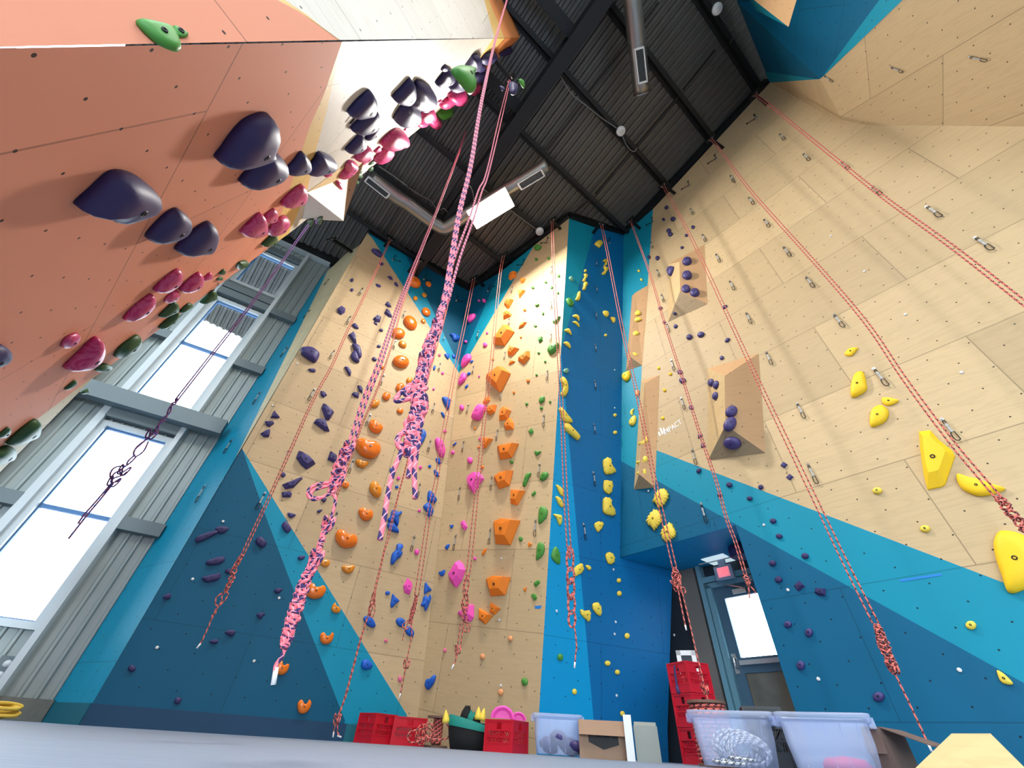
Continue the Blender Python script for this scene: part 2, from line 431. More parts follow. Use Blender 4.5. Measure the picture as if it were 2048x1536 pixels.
# purlins run level across the slope; the girder runs up the slope under them
pur = [PF.uv(PF.hit(p))[1] for p in ((1236, 386), (1368, 200), (1137, 326), (1054, 438), (817, 503))]
ps = sorted([PF.uv(PF.hit(((1120 + 1353) / 2, 260)))[1], PF.uv(PF.hit((1330, 150)))[1], PF.uv(PF.hit((1137, 352)))[1], PF.uv(PF.hit((1054, 438)))[1], PF.uv(PF.hit((817, 503)))[1]])
gx = PF.uv(PF.hit((1082, 172), 0.3))[0]
bs = ps[:1] + [(ps[0] + ps[1]) / 2 if ps[1] - ps[0] > 2 else ps[0] + 1.45] + ps[1:] + [ps[-1] + 1.46 * k for k in (1, 2, 3, 4)]
for b in sorted(set(bs)):
    mb = MB()
    mb.box(RF(0, b, -0.11), e1 * 10.8, e2 * 0.012, PF.n * 0.11)          # web
    mb.box(RF(0, b + 0.04, 0.0), e1 * 10.8, e2 * 0.05, PF.n * 0.008)
    mb.box(RF(0, b - 0.04, -0.21), e1 * 10.8, e2 * 0.05, PF.n * 0.008)
    tag(mb.build('roof_purlin', M['black']), kind='structure')
mb = MB()
mb.box(RF(gx, 1.5, 0.28), e1 * 0.012, e2 * 10.5, PF.n * 0.28); mb.box(RF(gx, 1.5, 0.56), e1 * 0.16, e2 * 10.5, PF.n * 0.014); mb.box(RF(gx, 1.5, 0.01), e1 * 0.16, e2 * 10.5, PF.n * 0.014)
tag(mb.build('roof_girder', M['black']), kind='structure')
# deep beams on the near side of the girder
for (p, q) in (((1090, 0), (1164, 71)), ((1016, 175), (1052, 232))):
    b = PF.uv(PF.hit(((p[0] + q[0]) / 2, (p[1] + q[1]) / 2), 0.15))[1]
    mb = MB(); mb.box(RF(gx - 4.2, b, 0.12), e1 * 4.1, e2 * 0.01, PF.n * 0.14); mb.box(RF(gx - 4.2, b, 0.26), e1 * 4.1, e2 * 0.13, PF.n * 0.012)
    tag(mb.build('roof_beam', M['black']), kind='structure')
# bridging rods between purlins
for (p, q) in (((1175, 189), (1257, 85)), ((1257, 85), (1317, 5)), ((1093, 301), (1170, 202)), ((1271, 293), (1358, 191)), ((1366, 180), (1430, 100)), ((1191, 388), (1262, 303)), ((1100, 470), (1180, 398)), ((880, 420), (925, 350)), ((765, 470), (800, 412))):
    mb = MB(); mb.beam(PF.hit(p, -0.06), PF.hit(q, -0.06), 0.035, 0.05, PF.n); tag(mb.build('roof_bridging', M['black']), kind='structure')
# dark edge beams capping the climbing walls
def cap(pl, p, q, h=0.26, w=0.1, lift=0.0):
    a, b = pl.hit(p), pl.hit(q); mb = MB(); d = _u(b - a)
    mb.beam(a + UP * (h / 2 + lift) + pl.n * (w / 2 - 0.02), b + UP * (h / 2 + lift) + pl.n * (w / 2 - 0.02), w, h)
    tag(mb.build('trim_1', M['black']), kind='structure')
cap(PL, (737, 466), (936, 582)); cap(PC, (936, 582), (1138, 437)); cap(PP, (1138, 437), (1247, 470)); cap(PR, (1247, 470), (1540, 165))

# ---------------------------------------------------------------- window wall
uW = lambda p: PW.uv(PW.hit(p))[0]
zW = lambda p: PW.hit(p).z
wl = sum(uW(p) for p in ((219, 853), (436, 599), (273, 785))) / 3; wr = sum(uW(p) for p in ((335, 890), (514, 636), (381, 824), (585, 539))) / 4
WZ = [(zW((79, 1246)), (zW((85, 1007)) + zW((227, 1043))) / 2, (zW((219, 853)) + zW((335, 890))) / 2),
      ((zW((273, 785)) + zW((381, 824))) / 2, (zW((361, 678)) + zW((454, 719))) / 2, (zW((436, 599)) + zW((514, 636))) / 2),
      ((zW((546, 596)) + zW((467, 558))) / 2, None, (zW((585, 539)) + zW((527, 507))) / 2)]
def Wp(a, z, off=0.0): q = PW.at(a, 0, off); return V((q.x, q.y, z))
def ribbed(mb, a0, a1, z0, z1, mi=0):
    a = a0; pts = []
    while a < a1 - 1e-6:
        for da, d in ((0, 0), (0.05, 0), (0.065, 0.028), (0.1, 0.028), (0.115, 0)):
            if a + da <= a1: pts.append((a + da, d))
        a += 0.165
    pts.append((a1, 0))
    for (x0, d0), (x1, d1) in zip(pts, pts[1:]): mb.face([Wp(x0, z0, d0), Wp(x1, z0, d1), Wp(x1, z1, d1), Wp(x0, z1, d0)], mi)
ztop = 11.2
mb = MB()
fw_ = 0.09
ribbed(mb, -9.0, wl - fw_, 0, ztop); ribbed(mb, wr + fw_, 0.1, 0, ztop)
zs = [0.0] + [z for w in WZ for z in (w[0] - fw_, w[2] + fw_)] + [ztop]
for i in range(0, len(zs), 2): ribbed(mb, wl - fw_, wr + fw_, zs[i], zs[i + 1])
q = [Wp(0.1, 0), Wp(9.0, 0), Wp(9.0, ztop), Wp(0.1, ztop)]; mb.face(q)
tag(mb.build('wall_window_side', M['siding']), kind='structure')
for i, (z0, zm, z1) in enumerate(WZ):
    w = bpy.data.objects.new('window_%d' % (i + 1), None); C.objects.link(w); w.location = Wp((wl + wr) / 2, z0); tag(w, kind='structure')
    bpy.context.view_layer.update()
    def kid(mb, name, mat):
        o = mb.build(name, mat); o.parent = w; o.matrix_parent_inverse = w.matrix_world.inverted() if False else Matrix.Translation(-w.location); return o
    mb = MB(); n_ = PW.n
    for (a0, a1, b0, b1) in ((wl - fw_, wl, z0 - fw_, z1 + fw_), (wr, wr + fw_, z0 - fw_, z1 + fw_), (wl, wr, z0 - fw_, z0), (wl, wr, z1, z1 + fw_)):
        mb.box(Wp((a0 + a1) / 2, (b0 + b1) / 2, 0.0), hW * ((a1 - a0) / 2), UP * ((b1 - b0) / 2), n_ * 0.07)
    kid(mb, 'window_frame', M['frame_w'])
    mb = MB(); t_ = 0.02
    for (a0, a1, b0, b1) in ((wl, wl + t_, z0, z1), (wr - t_, wr, z0, z1), (wl, wr, z0, z0 + t_), (wl, wr, z1 - t_, z1)) + (((wl, wr, zm - 0.03, zm + 0.03),) if zm else ()):
        mb.box(Wp((a0 + a1) / 2, (b0 + b1) / 2, -0.03), hW * ((a1 - a0) / 2), UP * ((b1 - b0) / 2), n_ * 0.03)
    kid(mb, 'window_bead', M['frame_b'])
    for (b0, b1) in ((z0, zm), (zm, z1)) if zm else ((z0, z1),):
        mb = MB(); mb.box(Wp((wl + wr) / 2, (b0 + b1) / 2, -0.045), hW * ((wr - wl) / 2 - 0.01), UP * ((b1 - b0) / 2 - 0.01), n_ * 0.004); kid(mb, 'glass_pane', M['glass'])
# steel channels beside the windows, girts and the corner post
def bar(a0, a1, z0, z1, d0, d1, mat='girt', name='trim_2'):
    mb = MB(); mb.box(Wp((a0 + a1) / 2, (z0 + z1) / 2, (d0 + d1) / 2), hW * abs(a1 - a0) / 2, UP * abs(z1 - z0) / 2, PW.n * abs(d1 - d0) / 2)
    tag(mb.build(name, M[mat]), kind='structure')
bar(wl - 0.2, wl - fw_, 0, ztop, 0.02, 0.14, 'frame_w'); bar(wr + fw_, wr + 0.17, 0, ztop, 0.02, 0.16, 'frame_w')
zb1 = (zW((180, 768)) + zW((450, 864))) / 2
pa = uW((164, 785))
bar(pa - 0.1, 0.0, zb1 - 0.30, zb1, 0.16, 0.34)
bar(pa - 0.32, pa, 0, ztop, 0.03, 0.34)
for p in ((300, 1048), (498, 731), (600, 645)): z = zW(p); bar(wr + 0.17, 0.02, z - 0.2, z, 0.02, 0.15)
for p in ((40, 988), (335, 668)): z = zW(p); bar(pa - 2.2, wl - 0.2, z - 0.2, z, 0.02, 0.15)
for z in (WZ[0][2] + 0.34, WZ[1][2] + 0.36, WZ[1][0] - 0.2, WZ[2][0] - 0.22, WZ[2][2] + 0.32): bar(wl - 0.1, wr + 0.1, z - 0.2, z, 0.02, 0.15)
bar(-4, 0.0, zW((610, 512)) - 0.05, zW((610, 512)) + 0.12, 0.02, 0.16, 'frame_w')
bar(-9, 0.3, zW((640, 520)) - 0.1, zW((640, 520)) + 0.7, 0.04, 0.3, 'black')
# grey concrete curb and outlet on the siding
bar(-6, 0.0, 0.0, 0.22, 0.0, 0.1, 'band_grey')

# ---------------------------------------------------------------- alcove with the exit door
dep = 1.36
PD = Plane(PR.n, PR.o - PR.n * dep, PR.u, PR.v)
K1, K2 = PR.hit((1240, 1115)), PR.hit((1471, 1050)); zs_ = (K1.z + K2.z) / 2
def flat(p, z): return V((p.x, p.y, z))
pside = PP.hit((1345, 1141)); 
mb = MB()
mb.face([flat(K1, zs_), flat(K2, zs_), flat(K2, zs_) - PR.n * dep, flat(pside, zs_) - PR.n * 0.2], 0, [(0, 0), (1.8, 0), (1.8, 1.3), (0, 1.3)])
tag(mb.build('trim_3', M['cyanP'], merge=False), kind='structure')          # painted soffit
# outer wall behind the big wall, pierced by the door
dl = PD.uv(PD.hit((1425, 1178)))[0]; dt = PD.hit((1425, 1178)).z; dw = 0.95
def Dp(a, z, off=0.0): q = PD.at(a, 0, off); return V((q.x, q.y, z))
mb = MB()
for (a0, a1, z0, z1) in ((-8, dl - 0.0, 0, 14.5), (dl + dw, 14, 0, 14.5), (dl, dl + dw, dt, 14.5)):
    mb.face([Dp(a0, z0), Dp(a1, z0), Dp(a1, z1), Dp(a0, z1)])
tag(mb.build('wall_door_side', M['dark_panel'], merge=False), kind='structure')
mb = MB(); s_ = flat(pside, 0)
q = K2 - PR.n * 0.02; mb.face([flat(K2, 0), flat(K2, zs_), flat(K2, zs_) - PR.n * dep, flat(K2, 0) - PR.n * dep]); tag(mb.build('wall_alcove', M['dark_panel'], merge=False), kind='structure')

# ---------------------------------------------------------------- floor and the rest of the shell
mb = MB(); mb.face([(-14, -10, 0), (14, -10, 0), (14, 16, 0), (-14, 16, 0)]); tag(mb.build('floor', M['mat'], merge=False), kind='structure')
mb = MB(); mb.box((0, 0, -0.26), (60, 0, 0), (0, 60, 0), (0, 0, 0.24)); tag(mb.build('ground', M['concrete']), kind='structure')
lw = Wp(-9, 0); rw = Dp(14, 0)
bk = -e1 * 0
b0 = V((lw.x + 2.0, -9.5, 0)); b1 = V((rw.x, -9.5, 0))
# unseen glazed shopfront, added behind the viewer to let in more daylight
mb = MB(); yb = -9.5
for x0, x1, z0, z1 in ((lw.x, -5.0, 0, 16), (7.0, rw.x + 1, 0, 16), (-5.0, 7.0, 0, 0.4), (-5.0, 7.0, 5.2, 16)): mb.face([(x0, yb, z0), (x1, yb, z0), (x1, yb, z1), (x0, yb, z1)])
tag(mb.build('wall_back', M['shell'], merge=False), kind='structure')
w = bpy.data.objects.new('window_4', None); C.objects.link(w); w.location = (1.0, yb, 0.4); tag(w, kind='structure')
mb = MB()
for k in range(7): mb.box((-5.0 + 2.0 * k, yb, 2.8), (0.05, 0, 0), (0, 0.06, 0), (0, 0, 2.4))
for z in (0.4, 2.8, 5.2): mb.box((1.0, yb, z), (6.0, 0, 0), (0, 0.06, 0), (0, 0, 0.05))
mb.build('window_frame', M['girt'], parent=w, origin=w.location)
mb = MB(); mb.face([(-5, yb, 0.4), (7, yb, 0.4), (7, yb, 5.2), (-5, yb, 5.2)]); mb.build('glass_pane', M['glass'], parent=w, origin=w.location, merge=False)
for nm, p, q in (('wall_far_left', lw, V((lw.x, -9.5, 0))), ('wall_far_right', V((rw.x + 1, -9.5, 0)), rw)):
    mb = MB(); mb.face([p, q, q + UP * 16, p + UP * 16]); tag(mb.build(nm, M['shell'], merge=False), kind='structure')
# ---------------------------------------------------------------- wooden volumes on the walls
M['volply'] = panel('warm_plywood_volume', (190, 152, 110), 0.03, seams=False, off=(0.1, 0.05), grain=0.3)
M['volply2'] = panel('grey_brown_plywood_volume', (168, 148, 116), 0.03, seams=False, off=(0.1, 0.05), grain=0.7)
M['volwhite'] = panel('white_stained_plywood_volume', (214, 214, 212), 0.02, seams=False, off=(0.1, 0.05), grain=0.1)
M['volply3'] = panel('pale_plywood_volume', (206, 178, 130), 0.03, seams=False, off=(0.1, 0.05), grain=0.5)
VP = {}
def hoff(p, dist):                      # how far in front of the prow's face a point at this distance lies
    q = CAM + _u(ray(p)) * dist; return (q - PH.o).dot(PH.n)
def volume(code, label, pl, base, raised, faces, mats, name='wooden_volume'):
    P = {k: pl.hit(p, 0.003) for k, p in base.items()}; P.update({k: pl.hit(p, o) for k, (p, o) in raised.items()})
    mb = MB(); org = sum((P[k] for k in base), V((0, 0, 0))) / len(base)
    for fn, ks, mi in faces:
        q = [P[k] for k in ks]; n = (q[1] - q[0]).cross(q[2] - q[0])
        if n.dot(CAM - q[0]) < 0 and fn: n = -n
        f = Plane(n, q[0], pl.u - n * (pl.u.dot(n) / n.dot(n)), pl.v - n * (pl.v.dot(n) / n.dot(n)))
        if fn: VP[code + fn] = f
        mb.face(q, mi, [f.uv(x) for x in q])
    o = mb.build(name, [M[m] for m in mats], origin=org)
    return tag(o, label, 'climbing volume', 'plywood volumes screwed to the walls')
volume('V2', 'big ridged plywood volume carrying six purple holds on the wall over the exit door', PR,
       dict(A=(1415, 737), B=(1517, 707), C=(1531, 906), D=(1416, 921)), dict(E=((1449, 752), 0.34), F=((1451, 850), 0.34)),
       [('t', 'ABE', 0), ('l', 'AEFD', 2), ('r', 'EBCF', 0), ('b', 'FCD', 1)], ['volply', 'volply2', 'volply3'])
volume('V1', 'high plywood volume with five rounded purple holds near the roof', PR,
       dict(A=(1337, 528), B=(1409, 489), C=(1415, 608), D=(1336, 644)), dict(E=((1359, 524), 0.22), F=((1360, 583), 0.26)),
       [('t', 'ABE', 0), ('l', 'AEFD', 2), ('r', 'EBCF', 0), ('b', 'FCD', 1)], ['volply', 'volply2', 'volply3'])
volume('V3', 'slim plywood volume on the turquoise strip with four yellow holds', PR,
       dict(A=(1264, 592), B=(1297, 570), C=(1284, 731), D=(1252, 742)), dict(E=((1271, 585), 0.12), F=((1261, 714), 0.16)),
       [('t', 'ABE', 0), ('l', 'AEFD', 0), ('r', 'EBCF', 0), ('b', 'FCD', 1)], ['volply', 'volply2'])
volume('V4', 'tall narrow plywood volume beside the white lettering with three yellow holds', PR,
       dict(A=(1282, 762), B=(1319, 750), C=(1310, 975), D=(1268, 979)), dict(E=((1289, 767), 0.14), F=((1278, 948), 0.2)),
       [('t', 'ABE', 0), ('l', 'AEFD', 2), ('r', 'EBCF', 0), ('b', 'FCD', 1)], ['volply', 'volply2', 'volply3'])
volume('VH', 'plywood and white prism volume on the edge of the salmon prow', PH,
       dict(T=(614, 385), N=(702, 320), R=(729, 321), B=(605, 438)), dict(K=((699, 352), hoff((699, 352), 7.9)), X=((687, 442), hoff((687, 442), 7.6))),
       [('m', 'TNKX', 0), ('s', 'NRXK', 1), ('w', 'TXB', 2), ('', 'RBX', 0)], ['volply3', 'volply2', 'volwhite'])
volume('VT', 'pale plywood volume high on the blue end wall under the roof', PB,
       dict(A=(1490, -14), B=(1602, -30), C=(1512, 21)), dict(E=((1577, 54), 0.35)),
       [('a', 'AEB', 0), ('b', 'ACE', 1), ('c', 'CBE', 0)], ['volply', 'teal'])
PLN = dict(L=PL, C=PC, P=PP, R=PR, H=PH, U=PU, S=PS, O=PO, **VP)

# ---------------------------------------------------------------- climbing holds
T = dict(A=(600, 480, 6.4), B=(500, 680, 6.4), C=(480, 900, 6.4), D=(660, 900, 8.5333), E=(560, 1100, 6.4), F=(300, 1020, 6.4), G=(300, 1240, 6.4),
         H=(800, 520, 6.4), I=(800, 740, 6.4), J=(800, 960, 6.4), K=(800, 1180, 6.4), L=(1080, 420, 6.4), M=(1080, 640, 6.4), N=(1080, 860, 6.4), O=(1080, 1080, 6.4),
         P=(1280, 360, 6.4), Q=(1300, 580, 6.4), R=(1300, 800, 6.4), S=(1400, 1020, 6.4), U=(700, 60, 6.0235), V=(520, 220, 7.3143), W=(280, 430, 6.4),
         a=(0, 0, 3.657), b=(500, 0, 3.657), c=(1000, 0, 3.657), d=(1488, 0, 3.657), e=(0, 380, 3.657), f=(500, 380, 3.657), g=(1000, 380, 3.657), h=(1488, 380, 3.657),
         i=(0, 760, 3.657), j=(500, 760, 3.657), k=(1000, 760, 3.657), l=(1488, 760, 3.657), m=(0, 1116, 3.657), n=(500, 1116, 3.657), o=(1000, 1116, 3.657), p=(1488, 1116, 3.657), x=(0, 0, 1))
def px(t, x, y): a, b, s = T[t]; return (a + x / s, b + y / s)
def marble():
    t = NT('marbled_raspberry_resin'); t.b.inputs['Roughness'].default_value = 0.4
    tc = t.n('ShaderNodeTexCoord'); nz = t.n('ShaderNodeTexNoise', Scale=6.0, Detail=5.0, Distortion=1.6); t.l(tc.outputs['Object'], nz.inputs['Vector'])
    s = t.math('POWER', t.math('SUBTRACT', 1.0, t.math('ABSOLUTE', t.math('MULTIPLY', t.math('SUBTRACT', nz.outputs['Fac'], 0.5), 7.0))), 2.0)
    t.l(t.mix(t.math('MULTIPLY', t.math('MAXIMUM', s, 0.0), 0.45), srgb(186, 28, 100), srgb(226, 120, 168)), t.b.inputs['Base Color']); return t.mat
HM = dict(u=simple('violet_resin', (62, 54, 112), 0.5, noise=0.06, scale=30, bump=0.15), U=simple('deep_indigo_resin', (46, 40, 92), 0.55, noise=0.05, scale=30, bump=0.15),
          o=simple('glossy_orange_resin', (240, 122, 22), 0.22, coat=0.4), O=simple('matt_orange_resin', (242, 132, 28), 0.6, noise=0.03, scale=40, bump=0.1), a=simple('glossy_amber_resin', (226, 140, 26), 0.22, coat=0.4),
          b=simple('cobalt_blue_resin', (14, 92, 196), 0.5, bump=0.15, scale=40), p=simple('hot_pink_resin', (246, 84, 186), 0.5, noise=0.04, scale=30, bump=0.1), r=marble(), d=simple('pale_pink_resin', (226, 110, 150), 0.5),
          g=simple('leaf_green_resin', (70, 142, 52), 0.5, noise=0.08, scale=30, bump=0.12), G=simple('dark_green_resin', (44, 84, 44), 0.5, noise=0.1, scale=30), t=simple('grey_green_resin', (110, 160, 130), 0.5),
          y=simple('lemon_yellow_resin', (236, 208, 74), 0.5, noise=0.05, scale=30, bump=0.15), Y=simple('golden_yellow_resin', (248, 204, 22), 0.55, noise=0.05, scale=60, bump=0.15), s=simple('sand_orange_resin', (232, 158, 104), 0.55, noise=0.06, scale=40))
CN = dict(u='purple', U='purple', o='orange', O='orange', a='amber', b='blue', p='pink', r='raspberry', d='pale pink', g='green', G='dark green', t='grey-green', y='yellow', Y='golden', s='sandy')
M['bolt'] = simple('black_bolt_recess', (12, 12, 14), 0.5, metal=0.3)
def catmull(P, n):
    out = []; m = len(P)
    for i in range(m):
        p0, p1, p2, p3 = P[i - 1], P[i], P[(i + 1) % m], P[(i + 2) % m]
        for k in range(n):
            t = k / n; out.append(tuple(0.5 * (2 * b + (c - a) * t + (2 * a - 5 * b + 4 * c - d) * t * t + (3 * b - a - 3 * c + d) * t ** 3) for a, b, c, d in zip(p0, p1, p2, p3)))
    return out
def area2(P): return 0.5 * sum(P[i - 1][0] * P[i][1] - P[i][0] * P[i - 1][1] for i in range(len(P)))
HOLDS = []
def hold(wc, col, word, kind, pts, hk=None, bolt=True, bp=None):
    pl = PLN[wc]
    flat_px = area2(pts); cx = sum(p[0] for p in pts) / len(pts); cy = sum(p[1] for p in pts) / len(pts)
    U0 = [pl.uv(pl.hit(p)) for p in pts]
    c0 = (sum(p[0] for p in U0) / len(U0), sum(p[1] for p in U0) / len(U0))
    size = math.sqrt(abs(area2(U0)))
    h = size * (hk if hk else {'s': 0.42, 'f': 0.36, 'c': 0.5, 'k': 0.35}[kind])
    lift = min(h * 0.3, 0.06)
    Q = [pl.uv(pl.hit(p, lift)) for p in pts]
    if kind in 'sck': Q = catmull(Q, 4 if len(Q) > 9 else 5 if len(Q) > 5 else 6)
    if area2(Q) < 0: Q = Q[::-1]
    n = len(Q)
    def base_of(poly): # area centroid
        A = area2(poly); x = y = 0
        for i in range(len(poly)):
            a, b = poly[i - 1], poly[i]; k = a[0] * b[1] - b[0] * a[1]; x += (a[0] + b[0]) * k; y += (a[1] + b[1]) * k
        return (x / (6 * A), y / (6 * A))
    c = base_of(Q); org = pl.at(c[0], c[1]); mb = MB()
    rings = {'s': [(1, 0.0), (1, 0.28), (0.93, 0.58), (0.74, 0.84), (0.42, 0.97)], 'c': [(1, 0), (1, 0.3), (0.9, 0.65), (0.6, 0.93), (0.3, 1.0)], 'k': [(1, 0), (1, 0.35), (0.95, 0.55), (0.8, 0.75), (0.4, 0.9)], 'f': [(1, 0), (0.98, 0.18), (0.62, 1.0)]}[kind]
    vs = []; sh = (0, 0)
    if kind == 'f': sh = (size * random.uniform(-0.06, 0.06), size * 0.09)
    for ri, (s_, z_) in enumerate(rings):
        for i, p in enumerate(Q):
            k = 1.0
            if kind == 'k' and 0 < ri: k = 1 + 0.05 * math.cos(i * math.pi / 2) * (1 if ri < 4 else 0)
            t = 1 if (kind == 'f' and ri == 2) else 0
            vs.append(pl.at(c[0] + (p[0] - c[0]) * s_ * k + sh[0] * t, c[1] + (p[1] - c[1]) * s_ * k + sh[1] * t, 0.002 + z_ * h + (0.03 * h * math.cos(i * 1.57) if kind == 'k' and 1 < ri < 4 else 0)))
    fs = []
    for j in range(len(rings) - 1):
        for i in range(n): fs.append((j * n + i, j * n + (i + 1) % n, (j + 1) * n + (i + 1) % n, (j + 1) * n + i))
    k0 = (len(rings) - 1) * n
    if kind == 'f':
        vs.append(pl.at(c[0] + sh[0] * 1.8, c[1] + sh[1] * 1.8, h * 1.1)); t = len(vs) - 1
        for i in range(n): fs.append((k0 + i, k0 + (i + 1) % n, t))
    else:
        vs.append(pl.at(c[0], c[1], h)); t = len(vs) - 1
        for i in range(n): fs.append((k0 + i, k0 + (i + 1) % n, t))
    mb.mesh(vs, fs, 0, kind != 'f')
    mb.face([vs[i] for i in range(n)][::-1])
    o = mb.build('foothold' if word.startswith('small') else 'climbing_hold', HM[col], origin=org)
    if bolt and abs(flat_px) > 150:
        bm_ = MB(); q = org + pl.n * h * (1.08 if kind == 'f' else 0.985)
        if bp: q = pl.hit(bp, h * 0.86)
        rr_ = max(0.008, min(0.02, size * 0.05))
        bm_.lathe(q + (org - q) * 0.0, pl.n, [(rr_ * 1.25, -0.05), (rr_ * 1.25, 0.006), (rr_ * 0.7, 0.006), (rr_ * 0.6, -0.004), (0.0001, -0.004)], 10)
        bm_.build('bolt', M['bolt'], parent=o, origin=org)
    HOLDS.append(dict(o=o, w=wc, c=CN[col], s=word, z=org.z, p=org, size=size, px=(cx, cy)))
def E(t, x, y, rx, ry, ang=0, n=8):
    a = math.radians(ang); return [px(t, x + rx * math.cos(k) * math.cos(a) - ry * math.sin(k) * math.sin(a), y + rx * math.cos(k) * math.sin(a) + ry * math.sin(k) * math.cos(a)) for k in (2 * math.pi * i / n for i in range(n))]
def add(wc, col, word, kind, t, data, hk=None, bolt=True):
    """data: ';' between holds; 5 numbers or fewer = ellipse, more = outline"""
    for s in data.split(';'):
        v = [float(q) for q in s.replace(',', ' ').split()]
        if not v: continue
        if len(v) <= 5:
            v += [0] * (5 - len(v))
            if v[3] == 0: v[3] = v[2]
            hold(wc, col, word, kind, E(t, *v), hk, bolt)
        else: hold(wc, col, word, kind, [px(t, v[i], v[i + 1]) for i in range(0, len(v), 2)], hk, bolt)
# window-side wall, purple
add('L','u','slab-shaped','s','A','920 115 985 125 1040 165 1055 200 1030 218 975 190 930 150')
add('L','u','small chip','c','A','1040 305 30 17 15; 665 513 21 22 40; 665 640 21 20; 1040 1155 26 17 20')
add('L','u','angular','f','A','1115 465 1155 462 1190 500 1185 518 1150 500; 1205 540 1235 545 1262 590 1250 600 1215 580; 965 560 1000 570 1040 590 1025 608 985 598; 525 845 585 880 575 925 525 958 480 920 480 875; 1115 785 1150 825 1172 862 1130 858 1085 825; 1105 878 1150 920 1182 990 1140 985 1078 935; 985 960 1040 985 1025 1050 965 1045 935 1005; 945 1045 990 1065 990 1095 950 1075; 680 1168 715 1215 725 1325 690 1320 640 1245 618 1210')
add('L','u','slab-shaped','s','A','695 1065 735 1095 750 1135 710 1130 668 1090')
add('L','u','slab-shaped','s','B','1310 60 1350 50 1405 85 1430 200 1400 235 1370 200; 1330 135 1365 160 1400 280 1330 270 1290 200; 660 95 790 95 880 160 885 210 840 280 770 255 670 185 655 140; 1210 345 1250 345 1290 390 1288 455 1255 430 1230 385')
add('L','u','small chip','c','B','1650 80 25 18 15; 1593 245 32 22 30; 490 1432 14')
add('L','u','angular','f','B','740 370 830 370 845 385 830 415 770 405; 1375 580 1420 582 1445 620 1440 680 1395 655; 1300 690 1330 665 1400 685 1390 745 1330 725; 905 650 950 660 988 705 940 742 902 700; 940 805 1078 925 1020 1020 970 1015 915 865; 850 1005 970 1020 1022 1165 960 1165 815 1055; 310 900 385 990 365 1003 262 995; 190 1040 300 1035 312 1070 250 1115 205 1090; 255 1135 262 1165 245 1240 175 1240 130 1195 205 1150')
add('L','u','angular','f','C','755 5 890 85 970 170 855 245 785 190 722 95; 1160 10 1245 70 1232 178 1120 120; 540 440 790 338 808 360 690 480 580 500; 535 540 650 530 668 560 650 605 540 605')
add('L','u','small chip','c','C','552 315 32 32; 1038 635 1070 612 1110 620 1100 650 1075 668; 985 785 1010 765 1055 762 1040 785 1010 805; 608 805 690 815 712 840 640 870; 740 1380 760 1355 830 1355 820 1390 770 1410')
add('L','u','slab-shaped','s','C','545 935 585 910 640 970 655 1020 600 1060 540 990')
add('L','U','slab-shaped','s','F','1355 380 1390 340 1440 350 1495 425 1435 485 1360 430')
add('L','U','bar-shaped','s','F','595 345 830 260 865 295 620 415; 835 240 900 205 990 215 1000 255 930 300 870 295; 720 660 850 605 945 600 950 655 860 700 740 705; 670 860 880 805 905 830 880 890 740 925 690 905',0.3)
add('L','U','small chip','c','F','960 780 1005 745 1040 770 1035 810 990 815; 165 1105 250 1065 270 1085 260 1130 200 1145; 1590 1040 1620 1000 1695 1010 1660 1060 1630 1070; 1365 1345 1400 1315 1475 1320 1440 1370 1415 1395')
add('L','U','small chip','c','G','960 165 1000 130 1075 130 1090 165 1045 210; 760 275 810 250 860 250 875 285 820 305; 305 1050 340 990 400 1000 395 1050 370 1075 330 1070')
add('L','U','small chip','c','m','935 805 965 780 995 810 960 835')
# window-side wall, orange and amber
add('L','o','oval','s','A','1462 538 92 58 32; 1645 565 42 27 38; 1615 920 64 43 45; 1415 1055 100 64 48; 1258 1192 90 61 18')
add('L','a','oval','s','A','1592 705 36 24 35; 1477 748 32 26 40; 1580 1038 34 26 40; 1315 1335 55 36 38; 1582 1446 34 30')
add('L','o','oval','s','B','1935 275 105 73 15; 1690 342 34 28; 1925 610 56 60; 1747 718 51 52; 1922 908 42 33 10')
add('L','a','oval','s','B','1598 815 64 46 -22; 1940 1192 34 32'); add('L','a','oval','s','I','122 132 40 38')
add('L','o','kidney-shaped','s','B','1545 1030 1590 1018 1625 1060 1680 1085 1700 1130 1665 1180 1600 1185 1540 1140 1522 1080; 1370 1275 1430 1258 1500 1290 1600 1300 1665 1350 1670 1430 1610 1500 1540 1512 1430 1470 1365 1390 1355 1330')
add('L','a','kidney-shaped','s','C','1485 130 1530 120 1570 142 1640 150 1648 175 1590 228 1540 220 1490 180; 1670 430 1710 398 1762 420 1772 452 1812 490 1800 580 1755 608 1690 560 1660 500')
add('L','o','kidney-shaped','s','C','1310 395 1340 395 1390 425 1398 455 1360 490 1310 465 1295 430; 1520 780 1545 745 1595 738 1620 778 1670 765 1705 810 1690 870 1620 905 1550 870; 1225 1075 1260 1020 1310 1020 1345 1050 1400 1085 1460 1075 1505 1130 1490 1210 1400 1250 1300 1235 1235 1160')
add('L','a','kidney-shaped','s','E','510 135 600 128 640 150 625 200 580 218 530 195; 800 205 870 203 950 195 955 230 920 285 860 302 805 260; 665 720 705 670 722 708 775 745 760 800 700 805 660 770')
add('L','o','kidney-shaped','s','E','330 490 360 430 430 425 455 468 520 462 550 448 582 470 590 520 540 600 440 630 360 600 325 540; 520 1075 560 1050 590 1092 640 1092 670 1050 690 1085 660 1175 590 1210 530 1185 512 1130')
add('L','o','kidney-shaped','s','G','1600 600 1640 530 1690 515 1702 560 1728 578 1752 560 1780 565 1780 605 1740 680 1680 705 1620 680')
add('L','o','kidney-shaped','s','n','348 1065 378 1035 396 1062 418 1062 434 1035 450 1060 432 1110 390 1140 355 1125')
